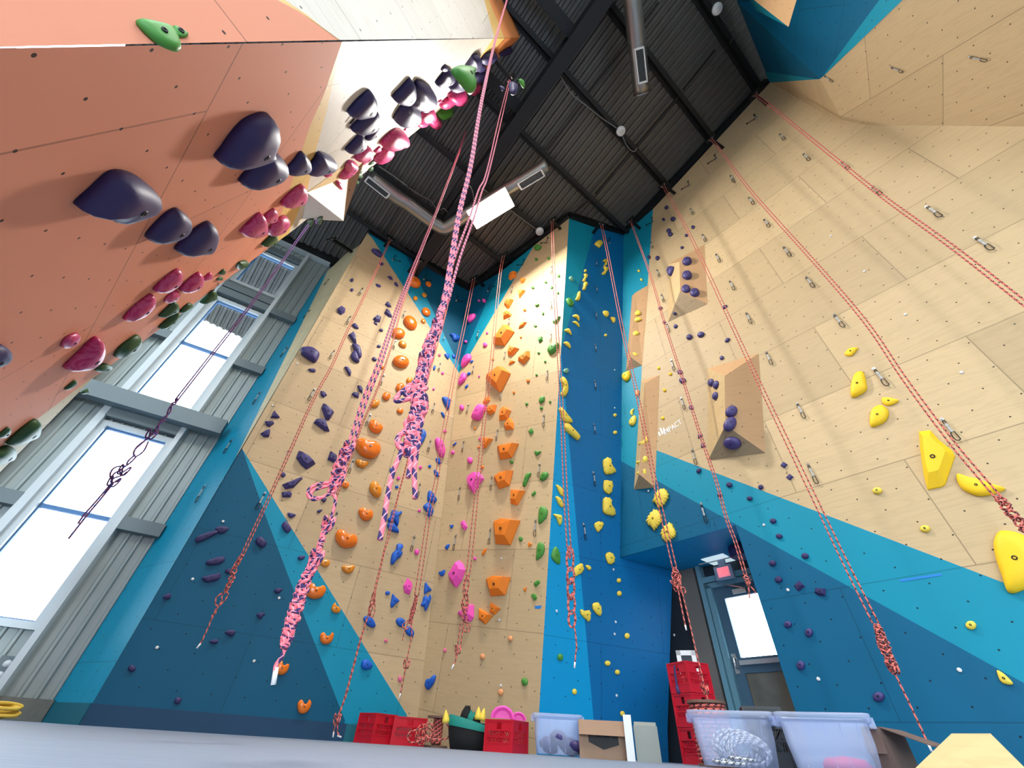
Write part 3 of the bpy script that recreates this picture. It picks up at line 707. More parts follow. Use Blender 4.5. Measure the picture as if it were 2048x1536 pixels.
# blue, window-side wall then middle wall
add('L','b','small blob','c','A','1655 1242 17 18'); add('L','b','blobby','s','H','640 945 700 948 765 985 740 1030 690 1030 668 985; 570 1205 620 1200 632 1235 615 1272 585 1240; 665 1215 700 1210 710 1250 680 1255')
add('L','b','small blob','c','H','440 1380 15 32 15'); add('L','b','small blob','c','I','525 545 550 545 575 600 555 605; 380 1232 20 20')
add('L','b','blobby','s','I','540 355 600 350 650 400 620 500 590 470; 268 785 300 760 335 830 290 930 255 960 262 850; 460 1130 500 1130 530 1190 515 1210 470 1180; 435 1285 460 1280 505 1350 490 1370 450 1345')
add('L','b','small blob','c','D','1040 340 22 33; 1140 630 30 26 30')
add('L','b','blobby','s','D','1680 710 1730 700 1790 790 1825 850 1790 905 1720 890 1665 850; 1600 950 1680 890 1720 940 1765 1040 1740 1110 1695 1150 1665 1080 1610 1000; 985 1180 1030 1130 1060 1030 1120 1030 1165 1062 1215 1040 1230 1080 1180 1120 1170 1260 1140 1300 1090 1215 1010 1225; 985 1250 1070 1240 1140 1310 1180 1400 1120 1405 1000 1350')
add('L','b','blobby','s','j','1030 1335 1040 1272 1068 1240 1075 1205 1095 1195 1118 1205 1118 1225 1090 1245 1115 1258 1105 1290 1070 1320 1045 1350')
add('L','b','small blob','c','E','1378 550 30 26')
add('L','b','blobby','s','E','1445 560 1475 600 1530 650 1480 690 1440 735 1415 715 1425 640; 1860 415 1900 460 1940 515 1890 540 1850 565 1845 530; 1840 600 1870 580 1880 610 1905 600 1925 570 1935 620 1910 690 1890 740 1860 785 1845 730 1805 710 1825 660; 1070 880 1110 840 1180 870 1225 960 1195 995 1120 965; 1490 890 1530 865 1600 900 1590 980 1530 980 1490 930; 1610 1000 1660 975 1715 1050 1700 1110 1640 1090 1610 1050; 1040 1470 1060 1410 1120 1400 1185 1460 1170 1510 1100 1536 1050 1510')
add('C','b','small blob','c','I','860 50 890 25 905 45 870 70; 830 225 865 185 870 205 845 235; 675 965 715 925 718 945 680 970')
add('C','b','small blob','c','H','900 1300 935 1280 930 1305 905 1318')
add('C','b','heart-shaped','s','J','635 575 655 580 680 570 678 600 655 622; 575 870 600 830 635 825 605 890; 495 1180 535 1165 575 1150 565 1205 535 1232 515 1218')
add('C','b','blobby','s','K','320 1200 345 1140 400 1130 435 1085 452 1110 430 1190 365 1275 330 1250')
# pink
add('L','p','teardrop','s','I','455 880 500 870 550 930 578 1040 550 1118 505 1080 465 980')
add('L','p','small round','c','H','545 1450 18 16'); add('L','p','small round','c','I','430 245 15; 575 785 20'); add('L','p','small round','c','D','1545 295 28; 1170 480 30; 1525 1035 25')
add('L','d','small round','c','H','505 1215 18'); add('L','p','small round','c','J','215 920 28 38'); add('L','d','small round','c','E','1355 1160 22'); add('L','d','small round','c','n','1097 885 14 24')
add('L','p','angular','f','E','1635 355 1680 400 1695 480 1660 575 1600 545 1580 460')
add('C','p','small round','c','H','1075 522 22 25; 1010 520 14; 842 1045 17 18; 1115 935 14; 1090 1085 26'); add('C','p','small round','c','I','1013 82 12; 790 480 26 36; 675 1055 22; 895 1155 30 42; 1020 880 15'); add('C','p','small round','c','J','960 1005 18 22')
add('C','d','small round','c','K','575 772 18 28')
add('C','p','teardrop','s','H','960 690 950 745 890 800 865 780 880 720; 905 1215 895 1280 800 1370 785 1340 820 1250 870 1205')
add('C','p','teardrop','s','I','845 60 840 110 790 170 755 190 750 160 790 60 825 35; 920 600 990 460 1050 440 1090 460 1080 520 1020 625 970 638 930 625')
add('C','p','angular','f','I','850 1420 880 1370 960 1300 1010 1300 1065 1385 1000 1470 940 1585 870 1510'); add('C','p','angular','f','J','780 530 820 515 860 600 830 650 785 600; 615 1240 660 1180 745 1025 800 1070 825 1150 780 1280 710 1380 640 1310'); add('C','p','angular','f','K','730 300 840 240 880 180 940 190 935 350 895 405 800 380')
# orange on the middle wall
add('C','O','faceted','f','H','1395 200 1440 155 1490 150 1480 210 1410 255 1385 235; 1535 260 1560 230 1605 240 1590 280 1550 300; 1510 410 1545 385 1605 390 1525 490; 1330 570 1370 515 1450 505 1400 600 1370 618; 1320 690 1380 650 1425 690 1415 715 1320 758; 1515 880 1530 840 1590 790 1622 795 1580 850; 1185 1070 1370 820 1455 910 1330 1085; 1375 1205 1410 1100 1520 1130 1430 1225; 1505 1275 1655 1160 1658 1245 1580 1330; 1390 1345 1410 1285 1475 1300')
add('C','O','small chip','c','H','1595 640 18; 1548 988 12 15; 1190 1275 14'); add('C','O','small chip','c','I','1640 135 20 23; 1458 285 15 18; 962 748 15; 1005 988 14; 1055 1240 18 22')
add('C','O','faceted','f','x','1005 732 1019 745 999 785 970 757')
add('C','O','faceted','f','I','1060 430 1080 380 1150 335 1150 390 1110 435; 1100 520 1140 465 1235 445 1210 540 1140 575; 1265 645 1285 520 1340 465 1415 515 1370 625; 1330 710 1410 605 1452 680 1450 755 1350 765; 1050 870 1185 880 1090 1000 1050 995; 1235 985 1510 935 1425 1115 1275 1140; 1195 1385 1290 1315 1440 1280 1395 1470 1260 1520')
add('C','O','faceted','f','J','1410 120 1600 135 1500 320 1410 300; 1185 540 1320 485 1525 512 1400 825 1215 815; 1045 960 1065 895 1110 868 1105 900 1062 970; 1635 820 1655 790 1690 825 1650 865; 1090 1275 1200 1220 1405 1240 1335 1470 1150 1485; 1580 1385 1625 1375 1605 1435 1582 1415')
add('C','O','faceted','f','K','1010 230 1185 330 1090 440 1008 380; 1155 155 1285 240 1205 320 1150 285'); add('C','s','small round','c','K','1412 622 28 38; 1055 852 28 38; 1288 1310 32 45')
# green on the middle wall
add('C','g','small chip','c','g','275 420 26 17 -20; 265 508 10; 355 500 10'); add('C','g','small chip','c','H','2030 205 18; 1865 283 16; 1940 352 15 20; 1700 355 20 15; 2020 422 14 20; 1755 577 27 18 -25; 1830 685 14 21; 1775 1190 18 14; 1858 1300 15; 1748 1470 15')
add('C','g','angular','f','H','1708 842 1730 822 1756 845 1732 868; 1775 985 1820 980 1825 1030 1780 1062 1765 1020'); add('C','g','angular','f','L','160 1440 190 1390 262 1360 240 1410 195 1462')
add('C','g','rounded','s','M','95 395 120 340 190 290 240 295 243 330 180 410 130 435'); add('C','g','rounded','s','I','1780 410 1785 370 1820 340 1850 345 1840 400 1800 425; 1720 1050 1745 1030 1770 1045 1808 1045 1750 1095; 1570 1485 1585 1420 1620 1330 1675 1318 1640 1400 1605 1485; 1790 1385 1820 1320 1880 1305 1895 1350 1840 1415 1800 1410')
add('C','g','small chip','c','I','1920 408 15; 1810 487 20; 1622 435 18; 1428 1175 24'); add('C','g','angular','f','I','1640 790 1690 745 1710 790 1680 830'); add('C','g','angular','f','J','1680 190 1730 135 1742 170 1700 215; 1710 1320 1775 1275 1795 1310 1740 1370 1712 1345'); add('C','g','small chip','c','J','1545 755 24 32')
add('C','g','half-moon','s','J','1790 350 1840 338 1888 390 1870 480 1800 555 1772 545 1775 430; 1780 800 1830 810 1850 880 1820 970 1748 1025 1745 960 1755 850',0.25); add('C','g','angular','f','K','1675 70 1700 38 1740 60 1755 105 1720 140 1700 110'); add('C','g','small chip','c','K','1595 1175 38 52 -10')
# yellow on the blue pillar
add('P','y','rounded','s','L','700 430 750 390 795 410 800 440 765 478 740 465; 808 1295 865 1300 880 1340 855 1368 820 1340; 900 1375 955 1380 962 1430 935 1440')
add('P','y','bone-shaped','s','L','805 650 840 628 865 650 850 680 855 705 815 715 840 670; 815 725 870 740 870 770 840 800 835 825 792 815 830 770; 560 820 600 820 610 850 585 880 575 915 545 905 560 875 575 850; 560 935 590 920 612 950 585 985 580 1020 545 1015 560 965; 485 1055 505 1040 518 1060 505 1150 455 1150 475 1100; 420 1350 460 1340 500 1365 500 1420 465 1380 430 1370; 418 1435 450 1425 495 1460 502 1500 460 1465')
add('P','y','small round','c','L','580 778 17'); add('P','t','rounded','s','L','375 860 405 850 425 900 415 915 380 885'); add('P','g','rounded','s','L','335 1140 385 1135 430 1190 420 1225 370 1220')
add('P','y','bone-shaped','s','M','315 125 355 110 385 130 402 190 365 165 325 145; 302 290 340 280 380 310 390 362 340 330'); add('P','t','rounded','s','M','335 652 34 32')
add('P','y','banana-shaped','s','M','268 735 300 730 345 790 358 900 330 970 285 970 270 930 300 890 295 840 272 790; 245 1130 280 1125 350 1220 415 1300 380 1315 300 1290 270 1210; 310 1330 350 1320 400 1370 510 1490 500 1525 470 1530 330 1410'); add('P','y','small round','c','M','840 195 17; 960 1218 21; 962 1440 23')
add('P','y','grooved','k','N','815 385 870 352 910 385 905 425 960 510 960 545 870 570 830 545 812 460; 820 655 860 645 925 665 925 760 890 820 820 770; 812 885 865 862 910 890 905 930 960 1040 950 1095 870 1085 812 1040; 700 1200 750 1170 805 1185 810 1220 750 1305 705 1250')
add('P','y','bone-shaped','s','N','205 710 235 710 300 770 305 835 265 830; 200 855 235 855 285 910 298 980 265 980 230 930; 170 1080 215 1078 278 1100 275 1195 245 1215 210 1130')
add('P','g','half-moon','s','O','150 170 180 100 215 90 255 180 255 305 200 290 150 230',0.25); add('P','y','grooved','k','O','840 190 880 155 930 175 958 240 935 300 880 305 850 250; 430 400 450 345 520 300 550 320 552 400 470 460 435 445; 520 890 575 905 630 900 650 950 630 1045 580 1010 525 950; 675 820 740 800 785 870 780 960 740 960 680 890')
add('P','y','small round','c','O','585 325 625 325 655 360 635 390 600 365; 1010 518 26 30; 1015 685 28 34; 1115 1228 30 38'); add('P','g','small round','c','O','260 1500 36 46'); add('P','y','small round','c','o','545 978 16 22; 787 770 20; 858 835 17 19; 895 1138 16 20')
# yellow on the wall above the exit door
add('R','y','small round','c','L','1265 780 16; 1298 893 16'); add('V3r','y','rounded','s','L','1230 1310 1265 1280 1300 1300 1300 1330 1240 1345; 1225 1400 1260 1365 1320 1390 1270 1420 1235 1420'); add('V3r','y','rounded','s','M','1205 165 1250 130 1300 155 1240 195; 1185 410 1230 390 1295 425 1280 450 1210 430')
add('R','Y','rounded','s','M','1060 690 1110 665 1150 655 1145 740 1100 785 1055 750'); add('R','s','small round','c','M','1230 910 1265 895 1270 940 1245 978 1225 950'); add('R','y','rounded','s','M','1155 1185 1175 1145 1205 1140 1190 1168 1185 1220 1165 1215; 1150 1290 1200 1225 1225 1240 1220 1310 1185 1350 1145 1340')
add('R','Y','small round','c','M','1518 615 18; 1668 690 20; 1595 898 20; 1572 1255 20'); add('V4r','y','bone-shaped','s','N','1310 145 1380 120 1410 70 1435 85 1430 130 1380 180 1320 165; 1300 380 1370 370 1400 310 1445 330 1445 380 1380 415 1305 400; 1310 520 1380 480 1430 470 1445 510 1440 555 1350 545')
def shell(pts):   # scalloped rim
    out = []
    for i in range(len(pts)):
        a, b = pts[i], pts[(i + 1) % len(pts)]; out.append(a); out.append(((a[0] + b[0]) / 2, (a[1] + b[1]) / 2))
    cx = sum(p[0] for p in out) / len(out); cy = sum(p[1] for p in out) / len(out)
    return [(cx + (p[0] - cx) * (1.05 if i % 2 == 0 else 0.95), cy + (p[1] - cy) * (1.05 if i % 2 == 0 else 0.95)) for i, p in enumerate(out)]
for d in ('1515 770 1555 758 1590 755 1620 780 1640 820 1635 870 1610 910 1590 950 1550 975 1510 990 1485 940 1445 915 1465 870 1470 830', '1385 1110 1420 1060 1465 1022 1500 1030 1530 1050 1555 1095 1560 1140 1545 1180 1520 1210 1490 1250 1460 1278 1430 1240 1390 1215 1362 1170', '1560 1280 1600 1230 1660 1190 1690 1210 1715 1260 1735 1300 1735 1340 1720 1370 1690 1385 1650 1415 1600 1420 1570 1390 1548 1330'):
    v = [float(q) for q in d.split()]; hold('R', 'y', 'scallop-shell', 'k', shell([px('N', v[i], v[i + 1]) for i in range(0, len(v), 2)]), 0.3)
# purple on the wall above the exit door
add('R','U','small oval','c','L','1583 120 18; 1702 115 33 23 -35; 1648 265 30 23 -35; 1668 310 31 23 -35; 1875 325 22 17 -20; 1958 220 23 19 -35; 1818 482 21 16 -25; 1395 603 18 24 20; 1503 615 29 22 -55; 1540 1258 26 19 -35; 1592 1440 22 20'); add('R','U','small oval','c','P','340 352 27 17 -38')
add('V1r','u','dome-shaped','s','L','1885 655 62 46 -10; 1895 830 65 51; 1890 1005 62 52; 2010 1050 64 51',0.5); add('V1l','u','teardrop','s','L','1640 765 1665 720 1712 715 1705 770 1668 830'); add('V1b','U','small oval','c','L','1720 1343 21')
add('R','u','small oval','c','Q','327 465 28 21 -45; 503 602 40 30 -35; 650 570 46 31 -30; 955 217 36 17 -38; 990 642 37 20 -38; 918 868 28 23 -40; 382 1050 30 31; 415 1158 40 36 -25; 527 1505 28'); add('V2l','u','small oval','s','Q','795 1165 28 46 20; 870 1190 28 50 18; 868 1320 28 48 18')
add('V2r','u','dome-shaped','s','R','1118 132 86 66 15; 1122 285 90 84',0.5); add('V2b','u','dome-shaped','s','R','1030 580 100 92',0.5)
add('R','u','small square','f','R','610 445 668 432 672 472 615 492; 650 570 705 555 712 595 655 612; 1710 788 1762 825 1718 875 1668 838; 1790 945 1838 985 1790 1030 1740 992'); add('R','U','small oval','c','R','625 905 26 36 35; 1015 1085 38 33; 893 1215 31 32; 1275 1260 36 27; 1418 1115 32')
add('R','U','small oval','c','S','935 140 41 32 8; 1013 335 42 32 10; 1345 588 46 38 10; 928 680 45 38; 1005 890 46 43'); add('R','U','small square','f','S','1268 903 1340 972 1258 1045 1200 972; 1475 995 1602 1005 1608 1098 1525 1098 1465 1060'); add('R','u','small oval','c','S','1125 1465 50 44')
add('R','u','small oval','c','p','475 545 28 32; 415 785 30 34; 985 1015 43 37')
add('R','Y','large rounded','s','h','810 1345 870 1330 895 1420 895 1455 860 1490 790 1515 780 1440; 735 1195 770 1160 825 1150 828 1165 790 1210 750 1212',0.3)
add('R','Y','large rounded','s','l','1010 130 1070 130 1130 148 1100 175 1050 188 1010 165; 920 260 945 205 1000 182 1050 215 1055 260 1020 310 930 342; 1560 685 1640 708 1700 720 1800 755 1910 795 1800 840 1700 845 1600 800 1560 740',0.3)
hold('R', 'Y', 'large angular', 'f', [px('l', *q) for q in ((1275, 370), (1360, 362), (1420, 430), (1520, 510), (1542, 550), (1470, 760), (1440, 780), (1340, 800), (1310, 690), (1285, 500))], 0.22)
add('R','y','small round','c','l','975 810 36 25; 1325 1088 38 26 5'); add('R','Y','large rounded','s','x','1988 1080 2003 1061 2050 1072 2080 1115 2066 1165 2020 1186 2003 1150 1990 1110',0.25)
add('R','y','small round','c','p','1660 492 40 32 15'); add('R','y','half-moon','s','p','1850 820 1900 845 1965 910 1950 928 1890 915 1860 870')
# prow: purple
add('H','U','broad fin','s','a','830 955 960 830 1125 695 1280 770 1385 930 1380 1020 1300 1080 1045 1105 1000 1050 900 985',0.4)
add('H','U','broad fin','s','b','40 800 100 690 190 560 280 470 380 440 440 470 440 560 380 720 370 800 200 825; 165 1075 240 960 320 850 375 812 430 860 455 950 420 1020 360 1060',0.35)
add('H','U','broad fin','s','a','1310 1415 1430 1260 1530 1195 1575 1230 1600 1300 1550 1390 1430 1432',0.35); add('H','U','broad fin','s','e','1505 195 1620 70 1750 -5 1755 90 1700 215 1600 210; 0 900 60 830 200 785 262 840 240 900 180 935 0 975',0.35)
add('H','U','pointed fin','s','b','445 1045 510 970 575 895 602 990 575 1060 500 1065; 568 1085 640 1000 690 940 757 1030 720 1090 640 1095; 835 970 890 900 950 850 955 930 900 975; 960 900 1010 835 1055 800 1030 870',0.3)
add('H','U','pointed fin','s','U','295 670 370 540 525 390 575 390 580 540 520 690 450 705; 280 930 400 790 560 670 555 790 500 930 400 970; 760 575 870 450 985 345 960 560 870 670 800 640; 880 670 965 560 1050 415 1130 520 1145 640 1090 760 990 765; 720 920 880 700 960 760 935 930 850 980 760 970; 970 790 1060 775 1035 870 970 865; 1265 300 1315 240 1335 290 1310 318; 1185 510 1265 405 1345 320 1370 430 1330 490 1250 510; 1490 380 1560 270 1610 205 1655 210 1640 320 1560 385; 1645 315 1730 225 1800 230 1800 290 1700 320; 1295 630 1380 530 1465 440 1480 580 1420 620; 1480 510 1555 450 1530 560 1490 560; 1520 560 1640 450 1660 540 1570 580; 1575 440 1660 350 1650 440; 1820 280 1940 205 1930 260',0.3)
# prow: raspberry
add('H','r','marbled fin','s','V','65 1445 230 1270 355 1170 370 1300 355 1440 290 1495 160 1490; 380 1240 510 1130 525 1210 490 1310 385 1335; 620 1085 720 950 915 800 935 890 880 1050 760 1085; 1190 715 1285 625 1280 690 1240 715; 1360 785 1420 700 1555 580 1565 680 1500 740 1400 790',0.3)
add('H','r','marbled fin','s','f','265 185 330 100 390 65 400 100 355 170 300 190',0.3); add('VHm','r','marbled fin','s','V','1235 860 1290 775 1385 830 1370 900 1290 965 1240 910; 1065 1250 1120 1085 1190 1130 1200 1200 1150 1290 1090 1290; 940 1310 980 1220 1060 1320 1050 1370 970 1400 940 1340',0.3)
add('H','r','marbled fin','s','U','240 1370 400 1255 390 1380 330 1425 270 1400; 525 1250 710 1085 775 1180 760 1270 690 1260 600 1290; 420 1340 490 1275 485 1330; 415 1475 500 1370 590 1300 610 1350 540 1440 450 1485; 750 1110 795 1065 785 1105; 825 1080 870 1040 878 1080; 930 985 1060 850 1090 880 1075 980 1000 1020; 890 1085 950 1030 1010 1040 960 1090; 1000 1050 1080 990 1115 1060 1070 1130 1020 1135; 1150 870 1260 760 1300 800 1250 860; 1260 750 1400 650 1420 700 1400 790 1300 845; 1430 640 1500 580 1570 590 1540 680 1450 740; 1135 795 1175 765 1165 800; 270 1490 325 1440 315 1480',0.3)
add('H','r','marbled fin','s','W','525 590 600 490 830 320 820 470 740 540 640 600; 820 655 920 540 1060 430 1075 500 1030 610 930 655; 1080 545 1175 455 1185 525 1120 545; 625 780 680 700 780 640 795 690 740 760 660 785; 145 955 250 820 480 645 498 710 440 810 330 910 200 950',0.3)
add('H','r','marbled fin','s','e','655 885 690 810 775 785 760 850 715 880; 690 1070 780 980 915 855 935 920 900 1020 820 1080 720 1085',0.3)
# prow: green
add('H','G','leaf-shaped','s','W','1785 178 1865 95 1945 25 1940 130 1870 175; 1475 460 1510 380 1580 365 1600 395 1560 440; 1265 495 1330 437 1335 490 1300 510; 1230 580 1295 540 1290 590; 1030 890 1110 805 1195 735 1200 830 1100 870; 550 995 650 890 750 805 765 910 660 965; 780 975 890 870 930 890 870 950; 535 1165 650 1055 760 955 750 1030 660 1120; 5 1490 90 1360 290 1225 285 1330 220 1400 90 1470',0.28)
add('H','G','leaf-shaped','s','e','890 1130 945 1080 995 1105 980 1130; 672 1245 745 1185 745 1215 700 1245; 780 1300 830 1265 830 1300',0.28); add('H','G','leaf-shaped','s','i','0 130 60 95 95 120 70 165 0 180; 190 185 270 115 280 150 240 190; 275 245 475 80 470 190 380 230; 130 395 170 320 280 265 315 300 290 360 190 385',0.28)
add('H','G','leaf-shaped','s','V','1725 670 1800 600 1780 650; 1560 785 1640 715 1620 770; 1555 835 1620 785 1615 860; 1705 775 1770 715 1755 770; 1515 960 1550 905 1565 950',0.28); add('H','g','leaf-shaped','s','U','1100 1000 1180 930 1250 900 1230 980 1150 1030',0.28)
add('VHw','G','leaf-shaped','s','f','398 165 490 175 450 205 415 195; 538 178 615 182 590 215 560 210',0.25)
# prow, upper side
add('U','g','large leaf-shaped','s','a','835 -60 1000 -60 1080 -20 1135 110 1130 160 1080 165 960 100',0.3); add('U','g','large leaf-shaped','s','a','1080 -60 1170 -10 1165 30 1120 40 1085 0',0.3)
add('U','g','large leaf-shaped','s','b','1185 -20 1330 -40 1330 60 1355 150 1340 200 1290 150',0.3); add('U','U','pointed fin','s','b','1535 90 1570 110 1560 135; 1605 40 1660 80 1655 155 1625 140',0.3); add('U','g','leaf-shaped','s','b','1670 0 1700 10 1715 80',0.3)
# labels for the holds
ORD = 'highest;second;third;fourth;fifth;sixth;seventh;eighth;ninth;tenth;eleventh;twelfth;thirteenth;fourteenth;fifteenth;sixteenth;seventeenth;eighteenth;nineteenth;twentieth'.split(';')
TENS = {2: 'twenty', 3: 'thirty', 4: 'forty'}
def ordw(i):
    if i < 20: return ORD[i]
    t, u_ = divmod(i + 1, 10); return (TENS[t] + '-' + ('' if not u_ else ['first', 'second', 'third', 'fourth', 'fifth', 'sixth', 'seventh', 'eighth', 'ninth'][u_ - 1])) if u_ else {3: 'thirtieth', 4: 'fortieth'}[t]
WN = dict(L='the window-side wall', C='the middle plywood wall', P='the blue pillar', R='the wall over the exit door', H='the salmon prow', U='the upper side of the prow',
          V1r='the high plywood volume', V1l='the high plywood volume', V1b='the high plywood volume', V2r='the big ridged volume', V2l='the big ridged volume', V2b='the big ridged volume', V3r='the slim volume', V4r='the tall narrow volume', VHm='the prism volume', VHw='the prism volume')
grp = {}
for h_ in HOLDS: grp.setdefault((h_['c'], h_['s'], WN[h_['w']]), []).append(h_)
for (c_, s_, w2), L_ in grp.items():
    L_.sort(key=lambda q: -q['z'])
    for i, h_ in enumerate(L_):
        far_ = [q for q in HOLDS if WN[q['w']] == w2 and q['c'] != c_]
        near = min(far_, key=lambda q: (q['p'] - h_['p']).length) if far_ else None
        note = ''
        if near and (near['p'] - h_['p']).length < 0.6:
            note = ', %s %s hold' % ('below the' if near['z'] > h_['z'] + 0.1 else 'above the' if near['z'] < h_['z'] - 0.1 else 'beside the', near['c'])
            note = note.replace('the ', 'an ' if near['c'][0] in 'oa' else 'a ')
        kd = 'foothold' if s_.startswith('small') else 'hold'
        if len(L_) == 1: lab = 'only %s %s %s on %s' % (s_, c_, kd, w2)
        else: lab = '%s%s %s %s %s on %s' % (ordw(i), '' if i == 0 else ' highest', s_, c_, kd, w2)
        lab2 = lab + note
        if len(lab2.split()) > 16: lab2 = lab
        tag(h_['o'], lab2, 'foothold' if kd == 'foothold' else 'climbing hold', '%s %s on %s' % (c_, 'footholds' if kd == 'foothold' else 'climbing holds', w2))
# ---------------------------------------------------------------- quickdraws
M['chrome'] = simple('bright_steel', (200, 202, 204), 0.25, metal=0.9)
M['blackmetal'] = simple('black_anodised_metal', (20, 20, 22), 0.35, metal=0.4)
M['sleeve'] = simple('grey_webbing_sleeve', (170, 172, 170), 0.5)
M['brass'] = simple('bronze_wire_gate', (150, 110, 70), 0.35, metal=0.7)
def qd_meshes():
    out = []
    mb = MB(); mb.box((0, 0.006, 0.0), (0.02, 0, 0), (0, 0.003, 0), (0, 0, 0.03)); mb.box((0, 0.022, -0.032), (0.02, 0, 0), (0, 0.018, 0.004), (0, 0, 0.003)); mb.lathe((0, 0.005, 0.005), (0, 1, 0), [(0.012, 0), (0.012, 0.014), (0.006, 0.018)], 8)
    out.append(('hanger', mb, M['chrome']))
    mb = MB(); mb.tube([(0.017 * math.cos(a), 0.03, -0.065 + 0.04 * math.sin(a)) for a in (2 * math.pi * k / 12 for k in range(12))], 0.006, 6, closed=True)
    out.append(('quick_link', mb, M['blackmetal']))
    mb = MB(); mb.box((0, 0.03, -0.175), (0.013, 0, 0), (0, 0.006, 0), (0, 0, 0.085)); mb.box((0, 0.03, -0.13), (0.017, 0, 0), (0, 0.009, 0), (0, 0, 0.02)); mb.box((0, 0.03, -0.235), (0.016, 0, 0), (0, 0.009, 0), (0, 0, 0.02))
    out.append(('sling', mb, M['sleeve']))
    mb = MB(); pts = [(-0.02, -0.255), (0.012, -0.25), (0.03, -0.28), (0.036, -0.34), (0.028, -0.395), (0.0, -0.415), (-0.026, -0.4), (-0.024, -0.33)]
    mb.tube([(x, 0.032, z) for x, z in pts], 0.0075, 6, closed=True); out.append(('carabiner', mb, M['blackmetal']))
    mb = MB(); mb.tube([(-0.022, 0.032, -0.275), (-0.03, 0.036, -0.33), (-0.026, 0.032, -0.395)], 0.004, 5); out.append(('gate', mb, M['brass']))
    return out
QD = None
def quickdraw(pl, top, bot, L):
    global QD
    a, b = pl.hit(top, 0.03), pl.hit(bot, 0.03); d = a - b; n = pl.n; z = _u(d - n * d.dot(n)); x = n.cross(z) * -1; x = _u(x); y = n
    if x.cross(y).dot(z) < 0: x = -x
    s = d.length / 0.42; s = max(0.55, min(1.35, s)); o_ = pl.hit(top, 0.003)
    mw = Matrix(((x.x * s, y.x * s, z.x * s, o_.x), (x.y * s, y.y * s, z.y * s, o_.y), (x.z * s, y.z * s, z.z * s, o_.z), (0, 0, 0, 1)))
    if QD is None:
        r = bpy.data.objects.new('quickdraw', None); C.objects.link(r); r.empty_display_size = 0.05; kids = []
        for nm, mb, m_ in qd_meshes(): kids.append(mb.build(nm, m_, parent=r))
        QD = (r, kids)
    else:
        r = QD[0].copy(); C.objects.link(r)
        for k in QD[1]: c = k.copy(); C.objects.link(c); c.parent = r
    r.matrix_world = mw; L.append((r, o_))
def draws(pl, s, wn):
    L = []
    for q in s.split(';'):
        v = q.split()
        if len(v) < 4: continue
        if v[0] in T: p, b = px(v[0], float(v[1]), float(v[2])), px(v[0], float(v[3]), float(v[4]))
        else: v = [float(t) for t in v]; p, b = (v[0], v[1]), (v[2], v[3])
        quickdraw(pl, p, b, L)
    L.sort(key=lambda t: -t[1].z)
    for i, (r, o_) in enumerate(L):
        near = min(HOLDS, key=lambda h: (h['p'] - o_).length); dd = (near['p'] - o_).length
        lab = '%s%s steel quickdraw on %s' % (ordw(i), '' if i == 0 else ' highest', wn)
        if dd < 0.7: lab += ', close to %s %s hold' % ('an' if near['c'][0] in 'oa' else 'a', near['c'])
        tag(r, lab, 'quickdraw', 'steel quickdraws on ' + wn)
draws(PL, 'A 800 620 750 720; A 645 980 590 1090; A 1345 905 1310 1000; A 1225 1290 1185 1405; A 440 1415 375 1530; B 825 630 745 790; B 1715 450 1660 590; B 1540 955 1475 1110; C 320 550 205 770; C 1450 130 1385 310; C 1245 795 1165 1010; D 1535 575 1490 800; H 575 970 545 1045; H 515 1325 485 1435; I 440 430 405 565; I 390 905 350 1055; J 185 720 135 920', WN['L'])
draws(PC, 'H 1440 345 1430 430; H 1400 755 1395 850; H 1350 1180 1335 1285; H 1945 90 1945 185; H 1935 535 1938 645; H 1935 945 1928 1060; H 1005 915 990 1025; H 945 1360 930 1470; I 1890 10 1885 145; I 1300 270 1290 400; I 880 445 855 570; I 1255 765 1235 915; I 820 915 800 1060; I 1845 580 1840 740; I 1790 1200 1775 1380; J 1180 -40 1165 140; J 775 95 755 265; J 720 705 690 905; J 1160 630 1145 830; J 1740 510 1730 730', WN['C'])
draws(PP, 'L 720 655 725 710; L 722 985 727 1060; L 715 1310 720 1390; M 705 315 715 410; M 700 780 710 905; M 690 1335 705 1470; N 680 545 700 730; N 555 1205 580 1415', WN['P'])
draws(PR, '1381 418 1388 430; 1405 470 1413 484; P 975 955 1035 1060; P 1150 1300 1220 1415; P 1395 230 1470 320; P 1590 510 1670 610; P 1840 865 1940 985; P 145 800 170 880; P 1180 -5 1210 25; L 1500 770 1535 858; L 1555 1085 1595 1185; M 1625 50 1665 165; M 1680 515 1730 655; M 1810 1000 1865 1155; R 545 640 605 835; 1403 1008 1416 1048; Q 1235 300 1310 440; Q 1490 800 1575 965; R 1885 45 1995 245; l 470 620 545 765; l 1450 290 1580 450; 1612 555 1630 576; 1668 630 1690 656; 1748 738 1778 774; 1853 414 1884 436; 1950 476 1988 502; 1560 269 1571 281; 1607 309 1621 322; 1684 325 1700 340; 1744 374 1765 391; 1461 352 1469 364', WN['R'])
draws(PS, '658 559 649 571; 620 621 608 638; 576 695 562 716; 522 785 507 811; i 1700 440 1640 545; i 1505 775 1435 905', 'the splayed turquoise return')
draws(PO, '1783 134 1808 143; 1940 113 1978 120; 1649 151 1662 159', 'the overhang beside the blue end wall')
draws(PH, '727 205 694 247; 792 188 800 200; U 1140 560 1160 600; W 1640 395 1590 470; W 1000 865 890 990; U 1420 440 1395 500', WN['H'])

